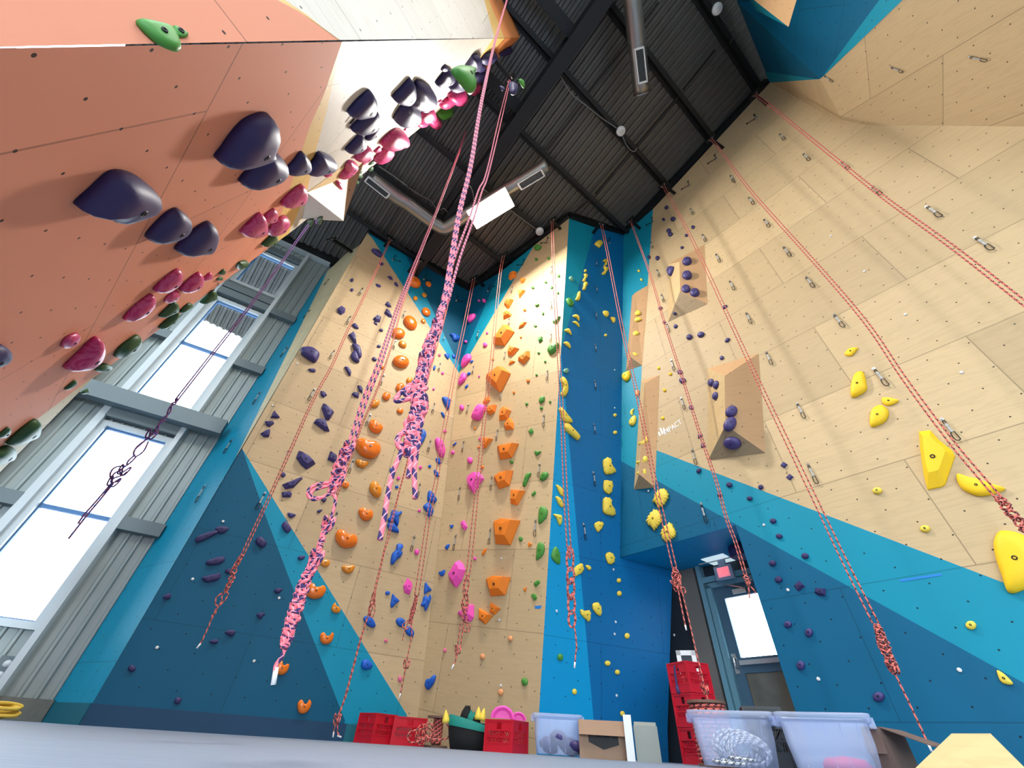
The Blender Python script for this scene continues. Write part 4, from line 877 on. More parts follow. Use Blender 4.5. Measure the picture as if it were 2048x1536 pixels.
# ---------------------------------------------------------------- paired-chain top anchors
def top_anchor(pl, p, side, label):
    o_ = pl.hit(p, 0.003); r = empty('top_anchor', o_, label, 'top anchor', 'chain top anchors under the roof')
    for sx, (dx, dz) in enumerate(((0.02, 0.22), (0.2 * side, 0.1))):
        mb = MB(); a = pl.u * dx + pl.v * dz; n_ = 6; d = a / n_
        for k in range(n_):
            c = d * (k + 0.5) + pl.n * 0.02; e = _u(d); f = pl.n if k % 2 else e.cross(pl.n)
            mb.tube([c + e * (d.length * 0.62 * math.cos(t)) + f * (0.011 * math.sin(t)) for t in (2 * math.pi * i / 8 for i in range(8))], 0.004, 5, closed=True)
        mb.build('chain', M['blackmetal'], parent=r)
        mb = MB(); mb.lathe(a, pl.n, [(0.02, 0), (0.02, 0.02), (0.01, 0.03)], 8); mb.build('bolt_plate', M['blackmetal'], parent=r)
    mb = MB(); mb.tube([pl.n * 0.03 - pl.v * 0.03 + pl.u * (0.028 * math.cos(t)) + pl.v * (0.03 * math.sin(t)) for t in (2 * math.pi * i / 10 for i in range(10))], 0.008, 6, closed=True); mb.build('ring', M['chrome'], parent=r)
for pl, p, sd, lab in ((PL, (785, 520), 1, 'chain anchor on the turquoise paint at the top of the window-side wall'), (PL, (848, 559), 1, 'chain anchor beside the top orange hold on the window-side wall'), (PL, (912, 601), 1, 'chain anchor on dark blue near the inside corner, window-side wall'),
                       (PC, (977, 582), 1, 'chain anchor on dark blue at the top of the middle wall'), (PC, (1046, 530), -1, 'chain anchor at the turquoise edge of the middle wall top'), (PC, (1094, 486), -1, 'chain anchor on bare plywood at the top of the middle wall'),
                       (PP, (1218, 486), -1, 'chain anchor beside the topmost yellow hold on the blue pillar'), (PR, (1306, 444), -1, 'chain anchor at the turquoise edge of the wall over the exit'), (PR, (1379, 371), -1, 'chain anchor under the roof, second along the wall over the exit'),
                       (PR, (1433, 318), -1, 'chain anchor under the roof, third along the wall over the exit'), (PR, (1513, 237), -1, 'chain anchor nearest the overhang, under the roof edge')):
    top_anchor(pl, p, sd, lab)

# ---------------------------------------------------------------- black steel bars that carry the top ropes
FORK = {}
def anchor_bar(key, a, b, label):
    """a: at the wall, b: the tip where the rope turns"""
    d = _u(b - a); r = empty('rope_anchor_bar', a, label, 'anchor bar', 'steel rope bars under the roof')
    mb = MB(); mb.beam(V((0, 0, 0)), b - a, 0.07, 0.07); mb.build('bar', M['black'], parent=r)
    s = _u(UP.cross(d)); mb = MB(); mb.box(d * ((b - a).length), s * 0.13, d * 0.035, UP * 0.035); mb.build('cross_piece', M['black'], parent=r)
    for k in (-1, 1):
        mb = MB(); mb.tube([(b - a) + s * (0.05 * k) + V((0, 0, -0.03)) + d * (0.025 * math.cos(t)) + UP * (0.03 * math.sin(t) - 0.03) for t in (2 * math.pi * i / 10 for i in range(10))], 0.007, 6, closed=True); mb.build('ring', M['chrome'], parent=r)
    FORK[key] = b - UP * 0.06
def wallbar(key, pl, tip, foot, off, label): anchor_bar(key, pl.hit(foot, 0.0), pl.hit(tip, off), label)
wallbar('R1', PL, (782, 476), (769, 492), 0.5, 'black steel bar at the top of the window-side wall, nearest its outer edge')
wallbar('Lb', PL, (840, 518), (830, 530), 0.5, 'black steel bar above the turquoise stripe of the window-side wall')
wallbar('Lc', PL, (907, 562), (900, 570), 0.5, 'black steel bar beside the inside corner on the window-side wall')
wallbar('R4', PC, (948, 555), (968, 572), 0.5, 'black steel bar beside the inside corner on the middle wall')
wallbar('R5', PC, (1008, 508), (1026, 522), 0.5, 'black steel bar above the turquoise stripe of the middle wall')
wallbar('R6', PC, (1104, 439), (1121, 458), 0.5, 'black steel bar above the bare plywood of the middle wall')
wallbar('R7', PP, (1202, 446), (1186, 466), 0.5, 'black steel bar at the top of the blue pillar')
wallbar('R8', PR, (1260, 439), (1280, 457), 0.5, 'black steel bar above the turquoise strip over the exit')
wallbar('R9', PR, (1325, 369), (1350, 387), 0.5, 'black steel bar above the high plywood volume')
wallbar('R10', PR, (1420, 276), (1446, 296), 0.5, 'black steel bar midway along the roof edge over the exit')
wallbar('R11', PR, (1508, 187), (1534, 209), 0.5, 'black steel bar nearest the overhang under the roof edge')
def toward(p, dist): return CAM + _u(ray(p)) * dist
hA = PH.hit((981, 109)); hB = PH.hit((913, 210))
anchor_bar('R3', hA, toward((1020, 158), (hA - CAM).length), 'black steel bar near the top of the salmon prow')
anchor_bar('R2', hB, toward((937, 246), (hB - CAM).length), 'black steel bar lower on the edge of the salmon prow')
sA = PS.hit((704, 504)); anchor_bar('RS', sA, toward((663, 478), (sA - CAM).length * 0.95), 'black steel bar on the splayed return beside the windows')

# ---------------------------------------------------------------- ropes
def rope_mat(name, c0, c1, c2, pitch):
    t = NT(name); t.b.inputs['Roughness'].default_value = 0.8
    tc = t.n('ShaderNodeTexCoord'); sp = t.n('ShaderNodeSeparateXYZ'); t.l(tc.outputs['UV'], sp.inputs[0])
    f1 = t.math('FRACT', t.math('ADD', t.math('DIVIDE', sp.outputs[1], pitch), t.math('MULTIPLY', sp.outputs[0], 1.0)))
    f2 = t.math('FRACT', t.math('SUBTRACT', t.math('DIVIDE', sp.outputs[1], pitch * 0.5), t.math('MULTIPLY', sp.outputs[0], 2.0)))
    col = t.mix(t.math('LESS_THAN', f1, 0.42), srgb(*c0), srgb(*c1)); col = t.mix(t.math('LESS_THAN', f2, 0.16), col, srgb(*c2))
    t.l(col, t.b.inputs['Base Color']); return t.mat
M['rope_pink'] = rope_mat('pink_and_indigo_rope', (250, 120, 134), (58, 44, 96), (250, 170, 176), 0.065)
M['rope_red'] = rope_mat('red_and_black_rope', (222, 108, 96), (70, 24, 40), (232, 150, 130), 0.07)
M['rope_blue'] = rope_mat('plum_and_blue_rope', (120, 66, 110), (60, 62, 150), (150, 110, 150), 0.07)
M['tip'] = simple('white_rope_end_tape', (236, 236, 238), 0.6)
def smooth(P, n=6):
    if len(P) < 3: return [P[0].lerp(P[-1], i / 4) for i in range(5)]
    out = []
    for i in range(len(P) - 1):
        p0, p1, p2, p3 = P[max(0, i - 1)], P[i], P[i + 1], P[min(len(P) - 1, i + 2)]
        for k in range(n):
            t = k / n; out.append((2 * p1 + (p2 - p0) * t + (2 * p0 - 5 * p1 + 4 * p2 - p3) * t * t + (3 * p1 - p0 - 3 * p2 + p3) * t ** 3) * 0.5)
    return out + [P[-1]]
class Rope:
    def __init__(s, key, label, mat, top=None, r=0.0085):
        s.top = top if top is not None else FORK[key]; s.mat, s.r = M[mat], r
        s.root = empty('climbing_rope', s.top, label, 'rope', 'climbing ropes hanging in the hall'); s.hd = None
    def pt(s, p):
        r = ray(p)
        if s.hd is not None:
            h = s.hd(p) if callable(s.hd) else s.hd
            return CAM + r * (h / math.hypot(r.x, r.y))
        t = (r.x * (s.top.x - CAM.x) + r.y * (s.top.y - CAM.y)) / (r.x ** 2 + r.y ** 2); return CAM + r * t
    def part(s, mb, name): return mb.build(name, s.mat, parent=s.root, origin=s.top)
    def side(s, P):  # sideways direction as seen
        d = _u(P[-1] - P[0]); v = _u((P[0] + P[-1]) / 2 - CAM); return _u(d.cross(v))
    def strand(s, pts, shift=0.0, start=True, name='strand'):
        P = [s.pt(p) for p in pts]; sd = s.side(P); P = [q + sd * shift for q in P]
        if start: P = [s.top + sd * shift] + P
        mb = MB(); mb.tube(smooth(P), s.r, 6); s.part(mb, name); return P
    def pair(s, pts, gap=0.02, start=True): s.strand(pts, gap, start); s.strand(pts, -gap, start)
    def bundle(s, pts, width, n=4, turns=3.0, name='chain_knot'):
        P = smooth([s.pt(p) for p in pts], 10); sd = s.side(P); m = len(P); mb = MB()
        fr = _u(sd.cross(_u(P[-1] - P[0])))
        for k in range(n):
            ph = 2 * math.pi * k / n; Q = []
            for i, q in enumerate(P):
                t = i / (m - 1); a = ph + (1 if k % 2 else -1) * turns * 2 * math.pi * t; w = width * (0.35 + 0.65 * math.sin(math.pi * min(1, max(0, t))) ** 0.5) * (0.8 + 0.2 * math.sin(9 * t * math.pi + k))
                Q.append(q + sd * (w * math.cos(a)) + fr * (w * 0.6 * math.sin(a)))
            mb.tube(Q, s.r, 6)
        s.part(mb, name)
    def loop(s, pts, closed=False, name='loop'):
        P = [s.pt(p) for p in pts]; Q = smooth(P + ([P[0]] if closed else []), 6); mb = MB(); mb.tube(Q, s.r, 6); s.part(mb, name)
    def knot(s, p, size=0.035):
        c = s.pt(p); mb = MB(); v = _u(c - CAM); x = _u(v.cross(UP)); y = v.cross(x)
        Q = [c + x * (size * math.sin(t) * 0.8 + 0) + y * (size * math.sin(2 * t + 0.6)) + v * (size * 0.6 * math.cos(3 * t)) for t in (2 * math.pi * i / 28 for i in range(28))]
        mb.tube(Q, s.r, 6, closed=True); s.part(mb, 'knot')
    def tail(s, pts, tip=True, name='tail'):
        P = smooth([s.pt(p) for p in pts]); mb = MB(); mb.tube(P, s.r, 6); s.part(mb, name)
        if tip:
            d = _u(P[-1] - P[-2]); mb = MB(); mb.tube([P[-1] - d * 0.05, P[-1] + d * 0.004], s.r * 1.15, 6); mb.build('taped_end', M['tip'], parent=s.root, origin=s.top)
def P_(t, *v): return [px(t, v[i], v[i + 1]) for i in range(0, len(v), 2)]
# hanging in front of the windows
r0 = Rope('', 'dark blue-looking rope hanging against the bright tall windows', 'rope_blue', top=PH.hit((624, 440)) + PH.n * 0.1, r=0.008)
r0.pair([(624, 441), (558, 532), (500, 612), (420, 714), (353, 800)], 0.012); r0.bundle([(356, 797), (344, 812), (312, 861), (303, 868)], 0.02, 3, 4)
r0.knot((302, 869), 0.05)
for q in (P_('i', 1090, 420, 1030, 470, 980, 520, 990, 560, 1050, 520, 1085, 450), P_('i', 1075, 430, 1000, 490, 975, 545), P_('i', 990, 545, 940, 590, 930, 620, 970, 590, 1000, 555), P_('i', 935, 620, 880, 660, 890, 700, 930, 670), P_('i', 885, 700, 830, 720, 810, 745, 850, 745, 885, 720), P_('i', 915, 628, 840, 640, 805, 690, 820, 735), P_('i', 880, 660, 830, 690, 820, 740)): r0.loop(q)
r0.knot(px('i', 905, 660), 0.05); r0.knot(px('i', 830, 742), 0.05)
r0.tail(P_('i', 815, 755, 700, 890, 620, 980, 570, 1050), False); r0.tail(P_('i', 828, 758, 720, 890, 640, 985, 500, 1162), False)
# window-side wall
r1 = Rope('R1', 'thin pink rope hanging first along the window-side wall, tied off over dark blue paint', 'rope_red')
r1.pair([(759, 527), (730, 589), (697, 657), (664, 731), (640, 774), (615, 824), (590, 880), (561, 945), (539, 994), (506, 1064), (484, 1112)], 0.016); r1.bundle([(485, 1110), (472, 1130), (462, 1161), (450, 1183)], 0.035, 5, 3)
r1.loop(P_('F', 970, 1040, 1000, 1080, 960, 1150, 880, 1230, 835, 1190, 860, 1110, 930, 1060)); r1.loop(P_('F', 960, 1050, 920, 1110, 915, 1170, 875, 1235)); r1.bundle([(436, 1213), (423, 1238)], 0.014, 3, 2); r1.tail([(424, 1236), (414, 1260), (402, 1285), (394, 1296)])
r2 = Rope('R2', 'pink and indigo rope with a long sideways loop, hanging from the prow edge', 'rope_pink', r=0.0085)
top2 = math.hypot(r2.top.x, r2.top.y); r2.hd = lambda p: 2.1 + (top2 - 2.1) * max(0, min(1, (720 - p[1]) / 470)) if p[1] < 720 else 2.1
r2.pair([(930, 268), (916, 310), (880, 405), (850, 480), (823, 546), (798, 610), (781, 661), (758, 730), (731, 796), (708, 868), (698, 895)], 0.011)
r2.knot((697, 896), 0.03); r2.bundle([(698, 894), (691, 908), (679, 935), (672, 958), (661, 986)], 0.028, 5, 3); r2.knot((688, 912), 0.03); r2.knot((676, 958), 0.03)
r2.loop(P_('C', 1220, 400, 1100, 420, 960, 450, 880, 510, 875, 590, 940, 635, 1040, 610, 1170, 550)); r2.loop(P_('C', 1200, 440, 1080, 470, 950, 510, 905, 560, 935, 610, 1020, 610)); r2.loop(P_('C', 1250, 250, 1330, 180, 1340, 300, 1290, 390, 1220, 400))
r2.tail([(664, 987), (671, 997), (667, 1020), (660, 1041)], False, 'strand'); r2.knot((656, 1047), 0.028); r2.bundle([(653, 1052), (642, 1082), (633, 1114)], 0.012, 3, 4); r2.knot((632, 1116), 0.03)
r2.bundle([(632, 1116), (611, 1163), (596, 1209), (582, 1250), (568, 1296)], 0.026, 6, 5); r2.tail([(569, 1300), (562, 1316), (552, 1331), (550, 1349), (547, 1367)]); r2.tail(P_('E', 460, 60, 330, 330, 215, 560), False)
lb = Rope('Lb', 'thin pink rope hanging second along the window-side wall', 'rope_red'); lb.pair([(826, 552), (806, 606), (786, 680), (756, 774), (723, 852), (702, 914), (685, 960), (672, 996)], 0.012)
lb.tail([(672, 996), (662, 1030), (655, 1060)], False)
lc = Rope('Lc', 'thin pink rope reaching the floor beside the red crates', 'rope_red'); lc.strand([(886, 649), (850, 780), (817, 915), (800, 976), (789, 1022), (777, 1076), (769, 1100), (760, 1139), (749, 1184)], 0.008); lc.strand([(886, 649), (850, 780), (817, 915), (789, 1022), (760, 1139), (749, 1184)], -0.012)
lc.bundle([(749, 1184), (744, 1207), (738, 1232)], 0.035, 5, 2); lc.loop(P_('E', 1210, 560, 1216, 680, 1212, 780, 1190, 850, 1155, 850, 1140, 790)); lc.bundle([(736, 1232), (722, 1276), (705, 1340), (690, 1395), (675, 1436)], 0.012, 2, 8); lc.knot((674, 1438), 0.05)
lc.tail([(674, 1438), (669, 1455), (666, 1474)]); lc.tail([(676, 1441), (675, 1462), (679, 1472), (682, 1474)])
# thick rope close to the viewer
r3 = Rope('R3', 'thick pink and indigo rope tied in a chunky chain knot nearest the viewer', 'rope_pink', r=0.0085)
top3 = math.hypot(r3.top.x, r3.top.y); fz = lambda p: max(0.0, min(1.0, (640 - p[1]) / 480))
r3.hd = lambda p: 1.15
def mixhd(a): return lambda p: 1.15 + (a - 1.15) * fz(p)
r3.hd = mixhd(top3); r3.strand([(1003, 232), (976, 342), (962, 380), (943, 440), (921, 500), (907, 544), (892, 600)], 0.012); r3.strand([(1001, 232), (976, 342), (960, 380), (941, 440), (919, 500), (905, 544), (890, 600)], -0.012)
r3.hd = 1.15; A_ = [(1015, -8), (1014, 0), (992, 77), (965, 197), (943, 328), (921, 420), (904, 520), (891, 599), (879, 636)]
r3.hd = mixhd(1.0); r3.strand(A_, 0.004, False); r3.strand(A_, -0.009, False); r3.hd = 1.15
r3.bundle([(893, 590), (884, 620), (874, 655)], 0.012, 4, 3); r3.bundle([(876, 648), (859, 692), (845, 739)], 0.022, 7, 2.5); r3.bundle([(847, 735), (838, 779), (838, 818), (829, 850)], 0.027, 8, 2.5); r3.bundle([(832, 840), (827, 862), (820, 905)], 0.022, 7, 2)
r3.knot((874, 650), 0.02); r3.knot((850, 722), 0.026); r3.knot((829, 850), 0.026); r3.knot((822, 897), 0.024)
for q in (P_('I', 230, 180, 130, 190, 60, 250, 0, 300, -60, 395, 60, 385, 180, 340, 280, 300), P_('I', 240, 210, 150, 220, 100, 270, 60, 310, 120, 330, 220, 320), P_('I', 180, 660, 90, 740, 20, 820, -40, 900, 0, 1000, 90, 1010, 140, 960), P_('I', 160, 640, 80, 660, 90, 740, 180, 740), P_('I', 60, 800, 0, 830, -20, 930, 60, 960, 120, 900, 150, 800)): r3.loop(q)
r3.tail(P_('D', 1240, -20, 1160, 170, 1060, 430, 980, 800, 920, 1200, 850, 1536), False); r3.tail(P_('D', 1490, -20, 1445, 300, 1440, 500, 1455, 830), False); r3.tail(P_('D', 1390, 0, 1370, 250, 1330, 475), False)
# inside corner and middle wall
r4 = Rope('R4', 'thin pink rope hanging closest to the inside corner', 'rope_red'); r4.pair([(930, 645), (914, 720), (905, 767), (894, 828), (884, 881), (873, 959), (859, 1022), (847, 1101), (833, 1192)], 0.03)
r4.bundle([(833, 1190), (826, 1222), (818, 1247)], 0.035, 6, 3); r4.tail([(822, 1245), (823, 1272), (813, 1322)], False); r4.knot((813, 1328), 0.05); r4.tail([(812, 1330), (806, 1360), (799, 1396)]); r4.tail([(816, 1246), (809, 1262), (805, 1281)], False); r4.loop(P_('E', 1640, 900, 1570, 960, 1600, 1010, 1660, 990, 1700, 900))
r5 = Rope('R5', 'thin pink rope over the middle wall, knotted in front of a pink hold', 'rope_red'); r5.pair([(1001, 543), (991, 636), (983, 723), (980, 745), (969, 834), (962, 904), (955, 969), (950, 1019), (940, 1116), (935, 1150)], 0.028)
r5.bundle([(935, 1150), (930, 1196), (929, 1242)], 0.05, 5, 1.5); r5.knot((930, 1214), 0.05); r5.loop(P_('K', 830, 390, 890, 440, 885, 520, 840, 535, 812, 480, 820, 400)); r5.loop(P_('K', 835, 400, 860, 470, 850, 520)); r5.strand(P_('K', 785, 420, 760, 620, 745, 745), 0.03, False); r5.strand(P_('K', 785, 420, 760, 620, 745, 745), -0.01, False); r5.knot((916, 1299), 0.045); r5.tail(P_('K', 740, 790, 700, 930, 660, 1005)); r5.tail(P_('K', 730, 790, 708, 850), False)
r6 = Rope('R6', 'thin pink rope on the blue pillar edge, tied in long ladder loops', 'rope_red'); r6.pair([(1109, 571), (1117, 705), (1124, 828), (1131, 985), (1138, 1095)], 0.025); r6.bundle([(1138, 1092), (1140, 1118)], 0.03, 5, 2)
for y0, y1 in ((110, 380), (370, 540), (510, 730), (720, 930), (920, 1100)):
    xc = 375 + (y0 - 100) * 0.03; ym = (y0 + y1) / 2; hh = (y1 - y0) / 2 + 20
    for kx in (0, 12): r6.loop([px('O', xc + (38 + kx) * math.cos(t) + 10, ym + hh * math.sin(t)) for t in (2 * math.pi * i / 10 for i in range(10))], True)
r6.knot(px('O', 385, 720), 0.04); r6.knot(px('O', 375, 520), 0.04); r6.tail(P_('O', 430, 1080, 455, 1200, 470, 1400) + [(1152, 1302), (1149, 1335)])
r7 = Rope('R7', 'pink rope from the pillar top across the scallop-shell holds to the crates', 'rope_red'); r7.pair([(1214, 500), (1244, 654), (1272, 779), (1291, 870), (1311, 969), (1338, 1088), (1349, 1135)], 0.024); r7.bundle([(1349, 1135), (1354, 1158), (1357, 1178)], 0.04, 5, 2); r7.knot((1354, 1172), 0.06)
r7.loop(P_('O', 1720, 400, 1790, 440, 1800, 520, 1780, 600)); r7.loop(P_('O', 1730, 390, 1690, 430, 1700, 500, 1740, 570)); r7.loop(P_('O', 1720, 580, 1670, 520, 1690, 560, 1740, 600)); r7.loop(P_('O', 1790, 600, 1850, 620, 1860, 670, 1820, 680, 1790, 620))
r7.tail(P_('O', 1765, 620, 1820, 900, 1872, 1150)); r7.strand([(1363, 1180), (1377, 1236), (1392, 1302), (1400, 1334), (1409, 1376)], 0, False); r7.knot((1410, 1379), 0.04); r7.tail([(1410, 1380), (1417, 1404)], False)
# wall over the exit
r8 = Rope('R8', 'red rope past the slim volume, ending in front of the glass door', 'rope_red'); r8.pair([(1299, 545), (1329, 646), (1366, 760), (1400, 868), (1433, 964), (1452, 1033), (1472, 1087), (1491, 1150)], 0.016); r8.bundle([(1491, 1150), (1497, 1172)], 0.05, 5, 1.5); r8.tail([(1497, 1170), (1499, 1196)], False); r8.tail([(1498, 1170), (1506, 1178), (1512, 1187)], False)
r9 = Rope('R9', 'red rope hanging in front of the big ridged volume down to the floor', 'rope_red'); r9.pair([(1372, 455), (1410, 533), (1448, 615), (1514, 757), (1578, 891), (1641, 1022), (1690, 1124), (1751, 1246)], 0.024); r9.bundle([(1752, 1248), (1768, 1290), (1788, 1342)], 0.05, 6, 3); r9.knot((1786, 1335), 0.05); r9.tail([(1788, 1343), (1825, 1420), (1863, 1502)])
r10 = Rope('R10', 'red rope beside the largest golden holds', 'rope_red'); r10.pair([(1441, 301), (1500, 380), (1641, 538), (1734, 648), (1808, 757), (1898, 878), (1964, 957), (1997, 995)], 0.02); r10.bundle([(1996, 993), (2020, 1023), (2052, 1064)], 0.045, 5, 2.5); r10.tail([(2052, 1064), (2100, 1130)])
r11 = Rope('R11', 'red rope nearest the overhang, slanting out past the bare plywood', 'rope_red'); r11.pair([(1540, 211), (1657, 306), (1761, 390), (1898, 489), (2048, 606), (2230, 750)], 0.02)
LAMP_W, ADDED_LAMP_W, SKY, EXPO = 620, 175, 12.0, 0.0
ADDED_LAMPS = [(1.5, -1.0), (-0.6, -3.4), (2.8, -3.2), (0.5, -6.2), (-2.8, -6.6), (5.2, -5.0)]  # unseen fittings added under the roof to supply more ceiling light
ADDED_LAMPLAB = ['added unseen twin tube light right above the viewer', 'added unseen twin tube light behind the viewer beside the prow', 'added unseen twin tube light behind the blue end wall', 'added unseen twin tube light far behind the viewer, middle of the roof', 'added unseen twin tube light far behind the prow', 'added unseen twin tube light far behind the overhang']
# ---------------------------------------------------------------- roof services
def Rf(p, off): return PF.hit(p, off)
M['duct'] = simple('spiral_duct_steel', (150, 148, 142), 0.32, metal=0.8, noise=0.12, scale=5)
M['grille_w'] = simple('white_grille_frame', (225, 228, 228), 0.5); M['grille_d'] = simple('dark_grille_core', (70, 74, 76), 0.6)
def duct(pts, rad, label):
    r = empty('air_duct', pts[0], label, 'air duct', 'round air ducts under the roof'); P = smooth(pts, 8) if len(pts) > 2 else [pts[0].lerp(pts[1], i / 12) for i in range(13)]
    mb = MB(); mb.tube(P, rad, 20, cap=True); mb.build('duct_pipe', M['duct'], parent=r, origin=pts[0])
    L = 0.0
    for a, b in zip(P, P[1:]):
        L += (b - a).length
        if L > 0.42:
            L = 0; d = _u(b - a); mb = MB(); mb.tube([b - d * 0.012, b + d * 0.012], rad * 1.035, 20, cap=False); mb.build('seam_ring', M['galv'], parent=r, origin=pts[0])
    return r
def grille(r, org, quad, rad, slats=14):
    """quad: four image corners, laid on a small flat register set on the duct"""
    c = sum(quad, V((0, 0, 0))) / 4; x = ((quad[1] - quad[0]) + (quad[2] - quad[3])) / 4; y = ((quad[3] - quad[0]) + (quad[2] - quad[1])) / 4; n = _u(x.cross(y)); n = n if n.dot(CAM - c) > 0 else -n
    mb = MB(); t = 0.16
    for s in (-1, 1): mb.box(c + y * (s * (1 - t * 0.7)), x, y * t * 0.7, n * 0.03); mb.box(c + x * (s * (1 - t * 0.35)), x * t * 0.35, y, n * 0.03)
    mb.box(c - n * 0.06, x, y, n * 0.04)
    mb.build('grille_frame', M['grille_w'], parent=r, origin=org)
    mb = MB(); mb.box(c - n * 0.012, x * 0.9, y * 0.8, n * 0.008)
    for k in range(slats): mb.box(c + x * (-0.88 + 1.76 * (k + 0.5) / slats) + n * 0.004, x * (0.25 / slats), y * 0.78, n * 0.012)
    mb.build('grille', M['grille_d'], parent=r, origin=org)
d1a, d1b = Rf((1262, -30), 0.75), Rf((1284, 186), 0.75)
r = duct([d1a, d1b], 0.19, 'straight silver spiral duct with a white grille, hanging nearest the overhang')
grille(r, d1a, [Rf(p, 0.98) for p in ((1268, 98), (1295, 164)[0:2] and (1276, 169), (1295, 164), (1287, 92))], 0.19)
pts = [Rf(p, 0.75) for p in ((745, 358), (792, 394), (815, 408), (850, 434), (873, 450), (889, 457), (906, 448), (938, 426), (1017, 377), (1094, 331))]
r = duct(pts, 0.17, 'bent silver duct with two white grilles, behind the glowing light fitting')
grille(r, pts[0], [Rf(p, 0.95) for p in ((728, 361), (773, 398.5), (781.4, 387), (736, 353.5))], 0.17)
grille(r, pts[0], [Rf(p, 0.95) for p in ((1033.6, 367), (1082.8, 337.5), (1090.4, 351.6), (1042.4, 381))], 0.17, 3)
M['lamp_body'] = simple('white_lamp_housing', (220, 220, 218), 0.5)
M['lamp_on'] = emit('glowing_lamp_diffuser', (255, 246, 232), 26.0)
def light(c, x, y, label, watts):
    """c centre, x half length, y half width"""
    n = _u(x.cross(y)); n = n if n.z < 0 else -n
    r = empty('ceiling_light', c, label, 'ceiling light', 'twin tube light fittings under the roof')
    mb = MB(); mb.box(-n * 0.05, x * 1.04, y * 1.08, n * 0.035); mb.box(n * -0.02, x * 1.0, y * 0.12, n * 0.02); mb.build('lamp_housing', M['lamp_body'], parent=r)
    for s in (-1, 1):
        mb = MB(); mb.box(y * (0.56 * s) + n * 0.01, x, y * 0.36, n * 0.03); mb.build('diffuser', M['lamp_on'], parent=r)
    for s in (-1, 1):
        mb = MB(); mb.tube([x * (0.8 * s) - n * 0.08, x * (0.8 * s) + V((0, 0, 0.9))], 0.004, 5); mb.build('suspension_wire', M['galv'], parent=r)
    L = bpy.data.lights.new('lamp_glow', 'AREA'); L.shape = 'RECTANGLE'; L.size = x.length * 2; L.size_y = y.length * 2; L.energy = watts; L.color = (1.0, 0.96, 0.9)
    lo = bpy.data.objects.new('lamp_glow', L); C.objects.link(lo); lo.parent = r
    z = -n; xx = _u(x); yy = z.cross(xx); q = n * 0.06
    lo.matrix_local = Matrix(((xx.x, yy.x, z.x, q.x), (xx.y, yy.y, z.y, q.y), (xx.z, yy.z, z.z, q.z), (0, 0, 0, 1)))
q4 = [Rf(p, 1.15) for p in ((941, 433), (1014, 385), (1023, 404), (948, 448))]
lc_ = sum(q4, V((0, 0, 0))) / 4; lx = ((q4[1] - q4[0]) + (q4[2] - q4[3])) / 4; ly = (lx.cross(PF.n)); ly = _u(ly) * 0.24
light(lc_, lx * 1.0, ly, 'glowing white twin tube light hanging below the bent duct', LAMP_W)
for i, (a, b) in enumerate(ADDED_LAMPS):
    c = V((a, b, PF.o.z - ((a - PF.o.x) * PF.n.x + (b - PF.o.y) * PF.n.y) / PF.n.z)) + PF.n * 1.1; light(c, e1 * 0.62, _u(e1.cross(PF.n)) * 0.24, ADDED_LAMPLAB[i], ADDED_LAMP_W)
M['white_plastic'] = simple('white_plastic', (222, 224, 224), 0.4)
def detector(p, label):
    c = Rf(p, 0.05); r = empty('smoke_detector', c, label, 'detector', 'round white detectors under the roof'); n = PF.n
    mb = MB(); mb.lathe((0, 0, 0), n, [(0.12, 0), (0.12, 0.05), (0.09, 0.075), (0.0001, 0.08)], 20); mb.build('detector_body', M['white_plastic'], parent=r)
    mb = MB(); mb.lathe(n * 0.078, n, [(0.045, 0), (0.045, 0.012), (0.0001, 0.014)], 16); mb.build('sensor_dome', M['lamp_body'], parent=r)
detector((1433, 18), 'round white ceiling detector nearest the blue end wall'); detector((1241, 262), 'round white ceiling detector on the middle purlin beside cables'); detector((1079, 462), 'round white ceiling detector just above the middle plywood wall')
M['cable'] = simple('grey_cable', (130, 130, 128), 0.6); M['cable_d'] = simple('dark_cable', (60, 60, 62), 0.6)
def cable(pts, off, rad, mat, label, name='roof_cable'):
    P = smooth([Rf(p, off) for p in pts], 5); mb = MB(); mb.tube(P, rad, 6); tag(mb.build(name, M[mat], origin=P[0]), label, 'cable', 'cables and conduits under the roof')
cable([(1120, 150), (1143, 187), (1175, 213), (1205, 237), (1236, 258)], 0.06, 0.012, 'cable', 'pale cable running along the purlin up to the middle detector')
cable([(1243, 268), (1249, 282), (1258, 297), (1268, 303), (1274, 296)], 0.06, 0.012, 'cable', 'short looping cable beyond the middle detector')
cable([(1437, 27), (1449, 44), (1466, 55), (1470, 68), (1459, 88)], 0.06, 0.012, 'cable_d', 'dark curving cable below the detector by the blue end wall')
cable([(1018, 418), (1070, 457), (1092, 474)], 0.06, 0.014, 'cable', 'straight pale conduit leading to the detector above the middle wall', 'roof_conduit')
cable([(927, 357), (950, 368), (968, 380), (980, 388)], 0.5, 0.012, 'cable', 'pale cable stretched just above the glowing light')
cable([(933, 371), (940, 372), (946, 387), (948, 414), (945, 436)], 0.8, 0.010, 'cable', 'thin grey cable drooping in front of the glowing light')
cable([(929, 378), (912, 402), (900, 423), (895, 424), (890, 418), (884, 417)], 0.5, 0.010, 'cable', 'thin cable hanging in a curve beside the duct elbow')
cable([(818, 376), (845, 393), (862, 402), (872, 416), (884, 420)], 0.1, 0.010, 'cable', 'pale cable along the purlin behind the duct')
cable([(757, 332), (790, 354), (815, 373)], 0.08, 0.014, 'cable', 'pale conduit beside the purlin at the prow edge', 'roof_conduit')

